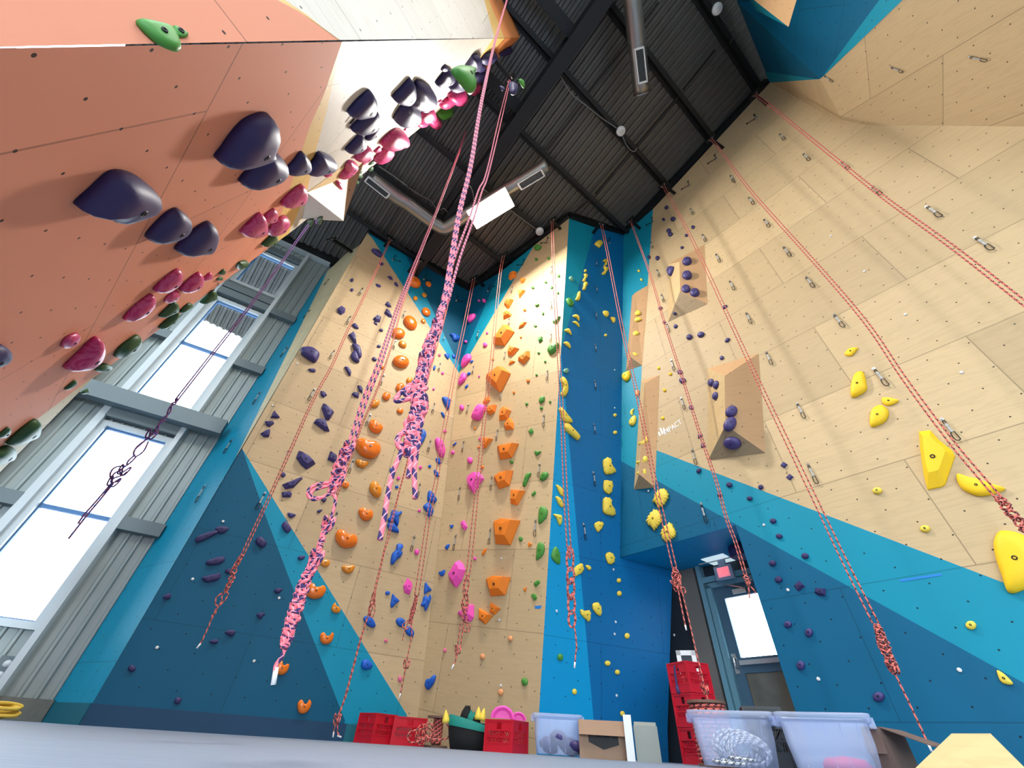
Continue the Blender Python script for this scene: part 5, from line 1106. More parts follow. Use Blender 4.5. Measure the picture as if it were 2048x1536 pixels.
# ---------------------------------------------------------------- exit door
dr = bpy.data.objects.new('door_1', None); C.objects.link(dr); dr.location = Dp(dl, 0); tag(dr, kind='structure')
def dk(mb, name, mat, parent=None): o = mb.build(name, M[mat], parent=parent or dr, origin=dr.location); return o
nd = PD.n; uD = PD.u
def dbox(mb, a0, a1, z0, z1, d0, d1): mb.box(Dp((a0 + a1) / 2, (z0 + z1) / 2, (d0 + d1) / 2), uD * abs(a1 - a0) / 2, UP * abs(z1 - z0) / 2, nd * abs(d1 - d0) / 2)
ga, gb = PD.uv(PD.hit((1450, 1197)))[0], dl + dw - 0.13; gt, gz = PD.hit((1450, 1197)).z, PD.hit((1483, 1316)).z; lt = PD.hit((1494, 1347)).z
mb = MB(); dbox(mb, dl - 0.07, dl + 0.02, 0, dt + 0.07, -0.06, 0.10); dbox(mb, dl + dw - 0.02, dl + dw + 0.07, 0, dt + 0.07, -0.06, 0.10); dbox(mb, dl - 0.07, dl + dw + 0.07, dt - 0.01, dt + 0.07, -0.06, 0.10); dk(mb, 'door_frame', 'dframe')
mb = MB(); pa_, pb_ = dl + 0.02, dl + dw - 0.02
for b in ((pa_, ga, 0.01, dt - 0.01), (gb, pb_, 0.01, dt - 0.01), (ga, gb, gt, dt - 0.01), (ga, gb, lt, gz), (ga, gb, 0.01, 0.25)): dbox(mb, *b, -0.03, 0.02)
leaf = dk(mb, 'door_leaf', 'doorpaint')
mb = MB(); dbox(mb, ga, gb, gz, gt, -0.012, -0.004); dk(mb, 'door_glass', 'glass')
M['low_glass'] = simple('reflecting_lower_glass', (120, 118, 104), 0.12, noise=0.35, scale=5, spec=0.9); mb = MB(); dbox(mb, ga, gb, 0.25, lt, -0.012, -0.004); dk(mb, 'lower_pane', 'low_glass')
hz = PD.hit((1473, 1328)).z; mb = MB(); dbox(mb, pa_ + 0.02, pa_ + 0.09, hz - 0.13, hz + 0.13, 0.02, 0.035); mb.tube([Dp(pa_ + 0.055, hz + 0.09, 0.03), Dp(pa_ + 0.055, hz + 0.06, 0.08), Dp(pa_ + 0.06, hz - 0.03, 0.085), Dp(pa_ + 0.08, hz - 0.08, 0.07)], 0.016, 8); dk(mb, 'door_handle', 'chrome')
mb = MB(); dbox(mb, ga - 0.02, gb + 0.05, gz - 0.10, gz - 0.04, 0.02, 0.07); dk(mb, 'push_bar', 'frame_w')
mb = MB(); dbox(mb, dl + 0.36, dl + 0.58, dt - 0.16, dt - 0.09, 0.02, 0.08); dk(mb, 'door_closer', 'chrome'); mb = MB(); mb.beam(Dp(dl + 0.56, dt - 0.10, 0.1), Dp(dl + 0.28, dt + 0.0, 0.14), 0.02, 0.015); dk(mb, 'closer_arm', 'chrome')
# wall ledge and pilaster beside the door
mb = MB(); dbox(mb, dl - 0.12, dl + dw + 0.4, dt + 0.08, dt + 0.17, 0.0, 0.12); tag(mb.build('trim_4', M['dframe']), kind='structure')
mb = MB(); dbox(mb, dl - 0.16, dl - 0.08, 0, zs_, 0.0, 0.14); tag(mb.build('trim_5', M['dframe']), kind='structure')
mb = MB(); dbox(mb, dl - 0.52, dl - 0.22, 0, zs_, 0.0, 0.1); tag(mb.build('trim_6', M['shell']), kind='structure')
# exit sign
M['sign_grey'] = simple('pale_grey_sign_housing', (150, 168, 188), 0.4); M['sign_face'] = emit('dim_red_sign_panel', (255, 70, 96), 0.5); M['sign_red'] = emit('lit_red_letters', (235, 20, 40), 1.3)
ex = [PD.hit(p, 0.3) for p in ((1427.5, 1136), (1462, 1127.5), (1471, 1154), (1436, 1162))]
c = sum(ex, V((0, 0, 0))) / 4; sw, sh_ = (ex[1] - ex[0]).length / 2, abs(ex[0].z - ex[3].z) / 2
er = empty('exit_sign', c, 'grey EXIT sign with red lit letters above the glass door', 'exit sign')
mb = MB(); mb.box((0, 0, 0), uD * sw, UP * sh_, nd * 0.03); mb.build('sign_housing', M['sign_grey'], parent=er)
mb = MB(); mb.box(nd * 0.032, uD * (sw * 0.66), UP * (sh_ * 0.72), nd * 0.003); mb.build('lit_panel', M['sign_face'], parent=er)
mb = MB(); mb.box(UP * (sh_ + 0.05), uD * 0.06, UP * 0.05, nd * 0.02); mb.build('sign_bracket', M['sign_grey'], parent=er)
def text(s, size, mat, parent, x, y, n, pos, name='lettering', bold=0.0, width=None):
    cu = bpy.data.curves.new(name, 'FONT'); cu.body = s; cu.size = size; cu.align_x = 'CENTER'; cu.align_y = 'CENTER'; cu.extrude = 0.002; cu.offset = bold
    ob = bpy.data.objects.new(name, cu); C.objects.link(ob); bpy.context.view_layer.update()
    me = bpy.data.meshes.new_from_object(ob.evaluated_get(bpy.context.evaluated_depsgraph_get())); bpy.data.objects.remove(ob); me.name = name
    k = 1.0
    if width: xs = [v.co.x for v in me.vertices]; k = width / (max(xs) - min(xs))
    for v in me.vertices: v.co = V(pos) + x * (v.co.x * k) + y * v.co.y + n * v.co.z
    me.materials.clear(); me.materials.append(mat); return link(name, me, parent)
text('EXIT', sh_ * 1.5, M['sign_red'], er, uD, UP, nd, nd * 0.037, bold=0.006, width=sw * 1.15)
# soffit light and the dark fitting beyond it
pan = [at_z(p, zs_ - 0.012) for p in ((1402, 1119.5), (1446, 1108), (1471, 1121), (1428, 1131))]
c = sum(pan, V((0, 0, 0))) / 4; sl = empty('soffit_light', c, 'flat white light panel in the blue soffit over the exit door', 'ceiling light'); mb = MB(); mb.face([p - c for p in pan]); mb.face([p - c + V((0, 0, 0.01)) for p in pan]); 
for i in range(4): mb.face([pan[i] - c, pan[(i + 1) % 4] - c, pan[(i + 1) % 4] - c + V((0, 0, 0.01)), pan[i] - c + V((0, 0, 0.01))])
M['panel_on'] = emit('soft_white_light_panel', (214, 238, 246), 0.75); mb.build('light_panel', M['panel_on'], parent=sl)
mb = MB(); mb.box((0, 0, 0), uD * 0.36, UP * 0.006, nd * 0.02); fr_ = mb.build('panel_trim', M['white_plastic'], parent=sl)
q = at_z((1484, 1103), zs_ - 0.1); mb = MB(); mb.lathe((0, 0, 0), UP, [(0.16, -0.09), (0.2, -0.06), (0.2, 0.06), (0.14, 0.09)], 14); ob = mb.build('soffit_fitting', HM['U']); ob.location = q; tag(ob, 'dark purple rounded fitting at the far end of the blue soffit', 'fitting')  # unidentified dark purple rounded object

# ---------------------------------------------------------------- small things on the walls
M['tape'] = simple('blue_masking_tape', (30, 128, 210), 0.6); M['white_paint'] = simple('white_wall_print', (236, 236, 232), 0.6)
mb = MB(); t4 = [px('K', *q) for q in ((1725, 205), (1815, 195), (1798, 240), (1728, 240))]
for off in (0.003,): mb.face([PC.hit(p, off) for p in t4])
mb.face([PC.hit(p, 0.001) for p in t4][::-1]); tag(mb.build('tape_strip', M['tape'], origin=PC.hit(t4[0], 0.003)), 'short piece of blue tape on the middle plywood wall', 'tape', 'blue tape pieces')
mb = MB(); t4 = [px('p', *q) for q in ((1138, 158), (1445, 112), (1448, 128), (1140, 174))]; mb.face([PR.hit(p, 0.003) for p in t4]); mb.face([PR.hit(p, 0.001) for p in t4][::-1]); tag(mb.build('tape_strip', M['tape'], origin=PR.hit(t4[0], 0.003)), 'long strip of blue tape on the turquoise stripe', 'tape', 'blue tape pieces')
# white lettering
a, b = PR.hit((1328, 866)), PR.hit((1363, 843)); xd = _u(b - a); ctr = PR.hit((1345, 855), 0.004); yd = PR.n.cross(xd); yd = yd if yd.z > 0 else -yd
wl_ = empty('wall_print', ctr, 'white printed lettering with three bars on the plywood over the turquoise stripe', 'lettering')
text('IMPACT', 0.16, M['white_paint'], wl_, xd, yd, PR.n, (0, 0, 0), bold=0.002, width=(b - a).length)
mb = MB(); base = PR.hit((1319, 868), 0.004) - ctr
for k, hgt in enumerate((0.10, 0.16, 0.12)): mb.box(base + xd * (0.06 * k) + yd * (hgt / 2 - 0.05), xd * 0.018, yd * (hgt / 2), PR.n * 0.002)
mb.build('printed_bars', M['white_paint'], parent=wl_)
# white plugs dotted over the walls
PLUG = dict(L=[(594, 727), (545, 811), (446, 1043), (385, 1158), (558, 1196), (314, 1295), (508, 1322)], C=[(1003, 1117), (999, 1240), (1002, 1371)], P=[(1227, 1139), (1113, 1222), (1231, 1244), (1229, 1268), (1348, 1270), (1233, 1391), (1229, 740), (1229, 816)], R=[(1297, 982), (1528, 1050), (1576, 1180), (1637, 1358), (1919, 1340), (1662, 472), (1729, 543), (1811, 629), (1923, 745)])
for k, L_ in PLUG.items():
    L_.sort(key=lambda p: -PLN[k].hit(p).z)
    for i, p in enumerate(L_):
        mb = MB(); mb.lathe((0, 0, 0), PLN[k].n, [(0.019, 0.002), (0.019, 0.008), (0.012, 0.012), (0.0001, 0.012)], 10); ob = mb.build('wall_plug', M['white_plastic']); ob.location = PLN[k].hit(p)
        tag(ob, '%s%s small round white plug on %s' % (ordw(i), '' if i == 0 else ' highest', WN[k]), 'wall plug', 'white plugs on ' + WN[k])
# socket box on the siding
sb = Wp(uW((10, 1340)), zW((10, 1340)), 0.05); ob = empty('socket_box', sb, 'grey twin socket box on the ribbed siding by the window channel', 'socket'); mb = MB(); mb.box((0, 0, 0), hW * 0.1, UP * 0.14, PW.n * 0.03); mb.build('box_cover', M['girt'], parent=ob)
for s in (-1, 1): mb = MB(); mb.lathe(UP * (0.06 * s) + PW.n * 0.03, PW.n, [(0.04, 0), (0.04, 0.006), (0.0001, 0.006)], 12); mb.build('outlet', M['white_plastic'], parent=ob)
# ---------------------------------------------------------------- things on the floor
M['yellow_web'] = simple('yellow_webbing', (226, 186, 70), 0.7)
def gp(p, hd): q = at_h(p, hd); return V((q.x, q.y, 0))
def htop(p, hd): return at_h(p, hd).z
M['crate'] = simple('red_plastic', (196, 18, 40), 0.4); M['crate_dark'] = simple('black_plastic', (16, 17, 20), 0.45); M['card'] = simple('brown_cardboard', (150, 122, 100), 0.8, noise=0.06, scale=8); M['card_g'] = simple('grey_cardboard', (150, 156, 150), 0.8, noise=0.05); M['card_d'] = simple('dark_brown_cardboard', (104, 84, 76), 0.85)
def mat_tote():
    t = NT('milky_clear_plastic'); b = t.b; b.inputs['Base Color'].default_value = srgb(196, 208, 236); b.inputs['Roughness'].default_value = 0.25
    o = t.N['Material Output']; tr = t.n('ShaderNodeBsdfTransparent', Color=(0.86, 0.9, 1, 1)); mx = t.n('ShaderNodeMixShader'); mx.inputs[0].default_value = 0.4
    t.l(tr.outputs[0], mx.inputs[1]); t.l(b.outputs[0], mx.inputs[2]); t.l(mx.outputs[0], o.inputs['Surface']); return t.mat
M['tote'] = mat_tote()
def crate_side(mb, c, x, z, n, w, h):
    """one side wall: solid bands, a hand hole and a lattice"""
    def bx(x0, x1, z0, z1, t=0.006): mb.box(c + x * ((x0 + x1) / 2) + UP * ((z0 + z1) / 2), x * (abs(x1 - x0) / 2), UP * (abs(z1 - z0) / 2), n * t)
    bx(-w, w, 0, h * 0.26); bx(-w, w, h * 0.9, h); bx(-w, -w * 0.18, h * 0.66, h * 0.9); bx(w * 0.18, w, h * 0.66, h * 0.9); bx(-w, -w * 0.86, h * 0.26, h * 0.66); bx(w * 0.86, w, h * 0.26, h * 0.66); bx(-w, w, h * 0.64, h * 0.69, 0.008); bx(-w, w, h * 0.26, h * 0.29, 0.009); bx(-w, w, h * 0.95, h, 0.012)
    bx(-w, w, h * 0.44, h * 0.47)
    for s in (-1, 1):
        k = -w * 0.86
        while k < w * 0.86:
            a = c + x * k + UP * (h * 0.26); b = c + x * min(w * 0.86, max(-w * 0.86, k + s * h * 0.3)) + UP * (h * 0.66); mb.beam(a, b, 0.007, 0.007, n); k += w * 0.17
def crate(loc, ang, label, group, mat='crate', w=0.165, h=0.28):
    r = empty('milk_crate', loc, label, 'crate', group, (0, 0, ang)); X, Y = V((1, 0, 0)), V((0, 1, 0))
    for x, n in ((X, -Y), (X, Y), (Y, X), (Y, -X)):
        mb = MB(); crate_side(mb, n * w, x, UP, n, w, h); mb.build('side_panel', M[mat], parent=r)
    mb = MB(); mb.box((0, 0, 0.012), (w, 0, 0), (0, w, 0), (0, 0, 0.008)); mb.build('crate_floor', M[mat], parent=r)
    for i in (-1, 1):
        for j in (-1, 1):
            mb = MB(); mb.box((i * w, j * w, h / 2), (0.014, 0, 0), (0, 0.014, 0), (0, 0, h / 2)); mb.build('corner_post', M[mat], parent=r)
    return r
def facing(p): q = ray(p); return -math.atan2(q.x, q.y)         # turn so local -y looks at the camera
hdc = 7.7
a0 = facing((745, 1470)); sz = 0.2
crate(gp((748, 1478), hdc + 0.1), a0 + math.radians(38), 'red crate at the foot of the turquoise stripe, next to the hanging rope end', 'red crates on the floor', w=0.18, h=htop((744, 1426), hdc))
c2 = gp((805, 1481), hdc + 0.28); crate(c2, a0 + math.radians(14), 'red crate with a rope end draped over it, beside the rope spool', 'red crates on the floor', w=0.235, h=htop((800, 1433), hdc + 0.1))
# rope spools
def spool(loc, rad, h, rad2, label, mat, tilt=(0, 0, 0)):
    r = empty('rope_spool', loc, label, 'rope spool', 'rope spools on the floor', tilt)
    M.setdefault('flange', simple('brown_fibreboard_flange', (112, 84, 70), 0.7))
    for z, nm in ((0.012, 'flange'), (h - 0.012, 'flange')): mb = MB(); mb.lathe((0, 0, z), UP, [(rad2, -0.012), (rad2, 0.012)], 24, smooth=False); mb.build(nm, M['flange'], parent=r)
    mb = MB(); n = 26
    for lay in range(2):
        P = []
        for i in range(n * 8):
            t = i / (n * 8 - 1); P.append((rad * (0.86 + 0.1 * lay) * math.cos(i * 2 * math.pi / 16), rad * (0.86 + 0.1 * lay) * math.sin(i * 2 * math.pi / 16), 0.035 + (h - 0.07) * t))
        mb.tube(P, (h - 0.06) / n * 1.1 if lay == 0 else 0.012, 6)
    mb.build('wound_rope', M[mat], parent=r); mb = MB(); mb.lathe((0, 0, 0.02), UP, [(rad * 0.85, 0), (rad * 0.85, h - 0.04)], 20); mb.build('core', M['flange'], parent=r)
spool(gp((872, 1483), 7.4), 0.065, htop((872, 1432), 7.4), 0.16, 'small spool of red rope between the crate and the black bag', 'rope_red')
lr = bpy.data.objects.new('rope_coil', None)
def coil(loc, label, mat, specs, r=0.008, name='rope_coil'):
    mb = MB()
    for (cx, cy, cz, ra, rb, tilt, az) in specs:
        u = V((math.cos(az), math.sin(az), 0)); v = V((-math.sin(az) * math.cos(tilt), math.cos(az) * math.cos(tilt), math.sin(tilt)))
        mb.tube([V((cx, cy, cz)) + u * (ra * math.cos(t)) + v * (rb * math.sin(t)) for t in (2 * math.pi * i / 20 for i in range(20))], r, 6, closed=True)
    ob = mb.build(name, M[mat]); ob.location = loc; tag(ob, label, 'rope', 'rope coils on the floor'); return ob
rnd = random.Random(3)
coil(gp((848, 1484), 7.25), 'loose tangle of red rope beside the small spool', 'rope_red', [(rnd.uniform(-0.06, 0.06), rnd.uniform(-.04, .04), 0.1 + 0.012 * k, rnd.uniform(.06, .1), rnd.uniform(.06, .1), rnd.uniform(1.0, 1.6), rnd.uniform(-.6, .6)) for k in range(7)])
mb = MB(); P = smooth([at_h(px('b', 0, 0), 1)] * 0 + [at_h(p, 7.0) for p in ((893, 1447), (897, 1455), (899, 1470), (890, 1478), (866, 1478), (852, 1475), (836, 1483), (820, 1484), (815, 1472), (822, 1463), (842, 1458))], 5); mb.tube(P, 0.009, 6); tag(mb.build('rope_end', M['rope_red'], origin=P[0]), 'single red rope curling on the floor in front of the red crate', 'rope')
# black and teal bag with yellow holds
M['bag_black'] = simple('black_canvas', (12, 14, 15), 0.8, bump=0.2, scale=40); M['bag_teal'] = simple('teal_canvas', (0, 128, 116), 0.7, bump=0.2, scale=40)
hb = 6.9; bl, br = gp((899, 1488), hb), gp((970, 1494), hb); cB = (bl + br) / 2; ub = _u(br - bl); wB = (br - bl).length / 2; fb = _u(V((-cB.x, -cB.y, 0))); hB = htop((930, 1441), hb)
bag = empty('tote_bag', cB, 'black canvas bag with a teal rim, stuffed with yellow holds', 'bag'); mb = MB()
def ringp(z, s, sy, dz=0.0): return [ub * (wB * s * math.cos(t)) * (1 if True else 1) + fb * (wB * sy * math.sin(t)) + UP * (z + dz * math.cos(t)) for t in (2 * math.pi * i / 24 for i in range(24))]
def loft(mb, rs, cap=True):
    n = len(rs[0]); vs = [p for r_ in rs for p in r_]; mb.mesh(vs, [(j * n + i, j * n + (i + 1) % n, (j + 1) * n + (i + 1) % n, (j + 1) * n + i) for j in range(len(rs) - 1) for i in range(n)], 0, True)
    if cap: mb.face(rs[0][::-1])
loft(mb, [ringp(0.0, 0.95, 0.6), ringp(hB * 0.4, 1.1, 0.7), ringp(hB * 0.75, 1.16, 0.72, 0.02), ringp(hB * 0.98, 1.12, 0.7, -0.02)]); mb.build('bag_body', M['bag_black'], parent=bag)
mb = MB(); loft(mb, [ringp(hB * 0.7, 1.2, 0.76, -0.03), ringp(hB * 1.0, 1.2, 0.76, -0.05), ringp(hB * 1.02, 1.1, 0.68, -0.05), ringp(hB * 0.8, 1.0, 0.6, -0.02)], False); mb.build('bag_rim', M['bag_teal'], parent=bag)
for k, (dx, col, dz) in enumerate(((-0.35, 'bag_black', 0.17), (-0.02, 'bag_teal', 0.12), (0.32, 'bag_black', 0.08))):
    mb = MB(); c0 = ub * (wB * dx) + UP * (hB * 0.9); loft(mb, [[c0 + ub * (0.07 * s_ * math.cos(t)) + fb * (0.035 * s_ * math.sin(t)) + UP * (z + 0.02 * math.sin(3 * t + k)) + ub * (z * 0.25) for t in (2 * math.pi * i / 14 for i in range(14))] for z, s_ in ((0, 1), (dz * 0.6, 0.9), (dz, 0.45))]); mb.build('folded_flap', M[col], parent=bag)
for k, (p, lab) in enumerate((((965, 1424), 'yellow pointed hold sticking out of the black bag, next to the crate'), ((957, 1422), 'yellow pointed hold sticking out of the black bag, nearer its middle'), ((894, 1428), 'yellow hold peeping over the outer rim of the black bag'))):
    q = at_h(p, hb - 0.02); mb = MB(); mb.lathe((0, 0, -0.09), V((0.15 * (1 - k), 0, 1)), [(0.045, 0), (0.05, 0.03), (0.03, 0.08), (0.008, 0.13), (0.0001, 0.135)], 12); ob = mb.build('loose_hold', HM['y']); ob.location = q; tag(ob, lab, 'climbing hold', 'loose holds in containers')
# crate with pink scoops
hd4 = 6.5; p4 = gp((1012, 1498), hd4 + 0.1); h4 = htop((1027, 1441), hd4); crate(p4, facing((1012, 1498)) - math.radians(30), 'red crate filled with big pink holds, between the bag and the clear tub', 'red crates on the floor', w=0.185, h=h4)
for k, (p, w_h, lab) in enumerate((((1005, 1437), 0.15, 'large pink scoop hold standing up in the red crate'), ((1037, 1441), 0.10, 'smaller pink scoop hold behind the large one in the crate'))):
    q = at_h(p, hd4 + 0.02 + 0.12 * k); mb = MB(); f = _u(CAM - q); s_ = _u(f.cross(UP)); out = [(w_h * math.cos(t), w_h * 0.85 * math.sin(t)) for t in (math.pi * i / 14 for i in range(15))]
    rim = [s_ * x + UP * y for x, y in out] ; back = [s_ * (x * 0.7) + UP * (y * 0.75) - f * 0.08 for x, y in out]; inn = [s_ * (x * 0.82) + UP * (y * 0.8) for x, y in out]; deep = [s_ * (x * 0.6) + UP * (y * 0.6) - f * 0.05 for x, y in out]
    for A_, B_ in ((back, rim), (rim, inn), (inn, deep)):
        n = len(A_); mb.mesh(A_ + B_, [(i, i + 1, n + i + 1, n + i) for i in range(n - 1)], 0, True)
    mb.face(back); mb.face(deep); ob = mb.build('loose_hold', HM['p']); ob.location = q; tag(ob, lab, 'climbing hold', 'loose holds in containers')
# translucent tubs
def tote(pl_, pr_, ptl, ptr, hd, label, depth=0.4, taper=0.86, turn=0.0):
    a, b = at_h(ptl, hd), at_h(ptr, hd); h = (a.z + b.z) / 2; a.z = b.z = 0; c = (a + b) / 2; x = _u(b - a); w = (b - a).length / 2; y = UP.cross(x)
    if y.dot(c) < 0: y = -y
    r = empty('storage_tub', c + y * depth / 2, label, 'storage tub', 'translucent tubs on the floor'); d = depth / 2
    def rr(z, k, e=0.0): return [V((0, 0, z)) + x * (sx * (w * k + e)) + y * (sy * (d * k + e)) for sx, sy in ((-1, -1), (1, -1), (1, 1), (-1, 1))]
    def rrr(z, k, e=0.0, rad=0.05):
        out = []
        for i, (sx, sy) in enumerate(((-1, -1), (1, -1), (1, 1), (-1, 1))):
            cx, cy = sx * (w * k + e - rad), sy * (d * k + e - rad); a0_ = math.atan2(sy, sx) - math.pi / 4
            for j in range(5): t = a0_ + math.pi / 2 * j / 4; out.append(x * (cx + rad * math.cos(t)) + y * (cy + rad * math.sin(t)) + UP * z)
        return out
    mb = MB(); lo = [rrr(0.012, taper), rrr(h * 0.5, (1 + taper) / 2), rrr(h - 0.05, 1.0, -0.02)]; n = 20
    loft(mb, lo); mb.build('tub_body', M['tote'], parent=r)
    mb = MB(); loft(mb, [rrr(h - 0.055, 1.0, -0.018), rrr(h - 0.05, 1.0, 0.006), rrr(h - 0.004, 1.0, 0.012), rrr(h, 1.0, 0.0), rrr(h - 0.01, 1.0, -0.02)], False); mb.build('tub_rim', M['tote'], parent=r)
    for s in (-1, 1): mb = MB(); mb.box(x * (s * (w + 0.01)) + UP * (h - 0.045), x * 0.02, y * 0.09, UP * 0.03); mb.build('tub_handle', M['tote'], parent=r)
    for k in range(5):
        mb = MB(); t = -0.7 + 0.35 * k; mb.beam(x * (w * t * taper) - y * (d * taper + 0.0) + UP * 0.03, x * (w * t) - y * (d - 0.016) + UP * (h - 0.06), 0.006, 0.006, y); mb.build('tub_rib', M['tote'], parent=r)
    return r, c + y * depth / 2, x, y, w, d, h
t1 = tote(None, None, (1066, 1425), (1163, 1429), 6.3, 'clear plastic tub with violet holds beside the cardboard box')
for k, (p, s_) in enumerate(((-0.12, 0.12), (0.12, 0.13), (0.0, 0.11), (0.2, 0.09))):
    c = t1[1] + t1[2] * p + UP * (0.1 + 0.07 * (k == 2)) - t1[3] * 0.05 * k; mb = MB(); mb.lathe((0, 0, -s_ * 0.6), V((0.3, 0.2, 1)), [(s_ * 0.4, 0), (s_ * 0.95, s_ * 0.3), (s_, s_ * 0.6), (s_ * 0.6, s_ * 1.05), (0.001, s_ * 1.2)], 14); ob = mb.build('loose_hold', HM['u']); ob.location = c
    tag(ob, ['violet rounded hold in the clear tub by the pale wall', 'biggest violet hold at the front of the clear tub', 'topmost violet hold inside the clear tub', 'smallest violet hold in the clear tub, by the cardboard box'][k], 'climbing hold', 'loose holds in containers')
t2 = tote(None, None, (1374, 1419), (1541, 1422), 4.7, 'clear plastic tub holding a coil of grey rope', depth=0.5, taper=0.84)
t3 = tote(None, None, (1546, 1421), (1735, 1427), 4.3, 'clear plastic tub with a reddish lump at the bottom, nearest the ridged box', depth=0.5, taper=0.84)
M['rope_grey'] = rope_mat('grey_and_white_rope', (200, 204, 208), (84, 88, 94), (236, 238, 240), 0.05)
rnd = random.Random(5)
coil(t2[1] - t2[3] * 0.06 + UP * 0.0, 'thick grey and white rope coil lying inside the clear tub', 'rope_grey', [(rnd.uniform(-0.03, 0.03) + 0.04, -0.11 + 0.017 * k, 0.1 + 0.004 * k, 0.13 + 0.01 * (k % 5), 0.07 + 0.012 * (k % 5), 1.25, math.atan2(t2[2].y, t2[2].x)) for k in range(14)] + [(rnd.uniform(-.05, .05), rnd.uniform(-.05, .05), 0.03 + 0.012 * k, 0.2, 0.12, 0.06, 0.3 * k) for k in range(4)], r=0.009)
mb = MB(); mb.lathe((0, 0, 0), UP, [(0.14, 0.0), (0.155, 0.03), (0.12, 0.075), (0.001, 0.09)], 18); ob = mb.build('loose_hold', HM['d']); ob.location = t3[1] + UP * 0.02 + t3[2] * 0.06; tag(ob, 'rounded reddish hold lying in the bottom of the last clear tub', 'climbing hold', 'loose holds in containers')
# big spool behind the rope tub
spool(gp((1438, 1528), 5.6), 0.17, htop((1438, 1403), 5.6), 0.185, 'large spool of red and white rope behind the clear rope tub', 'rope_red')
crate(gp((1551, 1536), 5.2), facing((1551, 1530)) + 0.1, 'black plastic crate in the gap between the two clear tubs', 'dark crates', mat='crate_dark', w=0.14, h=0.42)
# stack of three red crates
hs = 6.55; sp_ = gp((1412, 1524), hs + 0.12); z = 0.0; ht = htop((1382, 1324), hs) / 3
for k, lab in enumerate(('bottom red crate of the stack of three beside the exit', 'middle red crate of the stack of three beside the exit', 'top red crate of the stack of three beside the exit')):
    q = sp_ + UP * (z + 0.004); crate(q, facing((1400, 1500)) + math.radians(42), lab, 'stacked red crates by the exit', w=0.165, h=ht - 0.006); z += ht
mb = MB(); P = [at_h(p, hs - 0.2) for p in ((1349, 1331), (1350, 1345), (1352, 1360), (1354, 1372))]; mb.tube(smooth(P), 0.012, 6); mb.tube([P[-1], P[-1] - UP * 0.05, P[-1] - UP * 0.07 + V((0.02, 0, 0))], 0.02, 6); tag(mb.build('hanging_strap', HM['U'], origin=P[0]), 'dark purple strap hanging over the top crate of the stack', 'strap')
# white cabinet behind the stack
hc = 7.3; ca_, cb_ = gp((1388, 1500), hc), gp((1432, 1500), hc); hh_ = htop((1392, 1301), hc); cx = _u(cb_ - ca_); cyv = UP.cross(cx); cyv = cyv if cyv.dot(ca_) > 0 else -cyv; wc_ = (cb_ - ca_).length / 2
cab = empty('white_cabinet', (ca_ + cb_) / 2 + cyv * 0.15, 'white cabinet with a small dark window, standing behind the stacked red crates', 'cabinet')
mb = MB(); mb.box((0, 0, hh_ / 2), cx * wc_, cyv * 0.15, UP * hh_ / 2); mb.build('cabinet_body', M['frame_w'], parent=cab)
mb = MB(); f0 = -cyv * 0.155
for dx, dz, sx, sz_ in ((0, hh_ - 0.03, wc_, 0.03), (0, hh_ - 0.42, wc_, 0.03), (-wc_ + 0.03, hh_ - 0.22, 0.03, 0.22), (wc_ - 0.03, hh_ - 0.22, 0.03, 0.22)): mb.box(f0 + cx * dx + UP * dz, cx * sx, cyv * 0.012, UP * sz_)
mb.build('door_frame', M['white_plastic'], parent=cab); mb = MB(); mb.box(f0 + UP * (hh_ - 0.22), cx * (wc_ - 0.05), cyv * 0.004, UP * 0.17); mb.build('window_pane', M['dark_panel'], parent=cab)
# cardboard boxes
def carton(pl_, pr_, ptop, hd, depth, label, mat, flaps, name='cardboard_box', turn=0.0):
    a, b = gp(pl_, hd), gp(pr_, hd); h = htop(ptop, hd); x = _u(b - a); y = UP.cross(x); c = (a + b) / 2; y = y if y.dot(c) > 0 else -y; w = (b - a).length / 2
    x = Matrix.Rotation(turn, 3, 'Z') @ x; y = Matrix.Rotation(turn, 3, 'Z') @ y
    r = empty(name, c + y * depth / 2, label, 'box', 'cardboard boxes on the floor'); d = depth / 2; t = 0.004; mb = MB()
    mb.box(-y * d + UP * h / 2, x * w, y * t, UP * h / 2); mb.box(y * d + UP * h / 2, x * w, y * t, UP * h / 2); mb.box(-x * w + UP * h / 2, x * t, y * d, UP * h / 2); mb.box(x * w + UP * h / 2, x * t, y * d, UP * h / 2); mb.box(UP * 0.006, x * w, y * d, UP * t); mb.build('box_body', M[mat], parent=r)
    for (side, ang, ln) in flaps:
        o_, al, ac = {'f': (-y * d, x * w, -y), 'b': (y * d, x * w, y), 'l': (-x * w, y * d, -x), 'r': (x * w, y * d, x)}[side]; dv = ac * math.cos(ang) + UP * math.sin(ang); nv = _u(al.cross(dv)); mb = MB(); mb.box(o_ + UP * h + dv * (ln / 2), al, dv * (ln / 2), nv * 0.003); mb.build('box_flap', M[mat], parent=r)
    return r, c, x, y, w, d, h
bx1 = carton((1160, 1505), (1256, 1513), (1200, 1441), 6.05, 0.34, 'brown cardboard box with a black label and a folded front flap', 'card', [('f', -0.95, 0.16), ('r', -1.25, 0.12)])
r, c, x, y, w, d, h = bx1; M['label_black'] = simple('black_label_print', (10, 12, 14), 0.6); M['chalk'] = simple('grey_chalk_marks', (120, 118, 116), 0.8)
fx = lambda s, z_: -y * (d + 0.006) + x * (w * s) + UP * (h * z_)
mb = MB(); mb.face([fx(-0.62, 0.8), fx(-0.6, 0.42), fx(0.02, 0.24), fx(0.68, 0.38), fx(0.64, 0.8)]); mb.face([fx(-0.62, 0.8) + y * 0.003, fx(-0.6, 0.42) + y * 0.003, fx(0.02, 0.24) + y * 0.003, fx(0.68, 0.38) + y * 0.003, fx(0.64, 0.8) + y * 0.003][::-1]); mb.build('black_label', M['label_black'], parent=r)
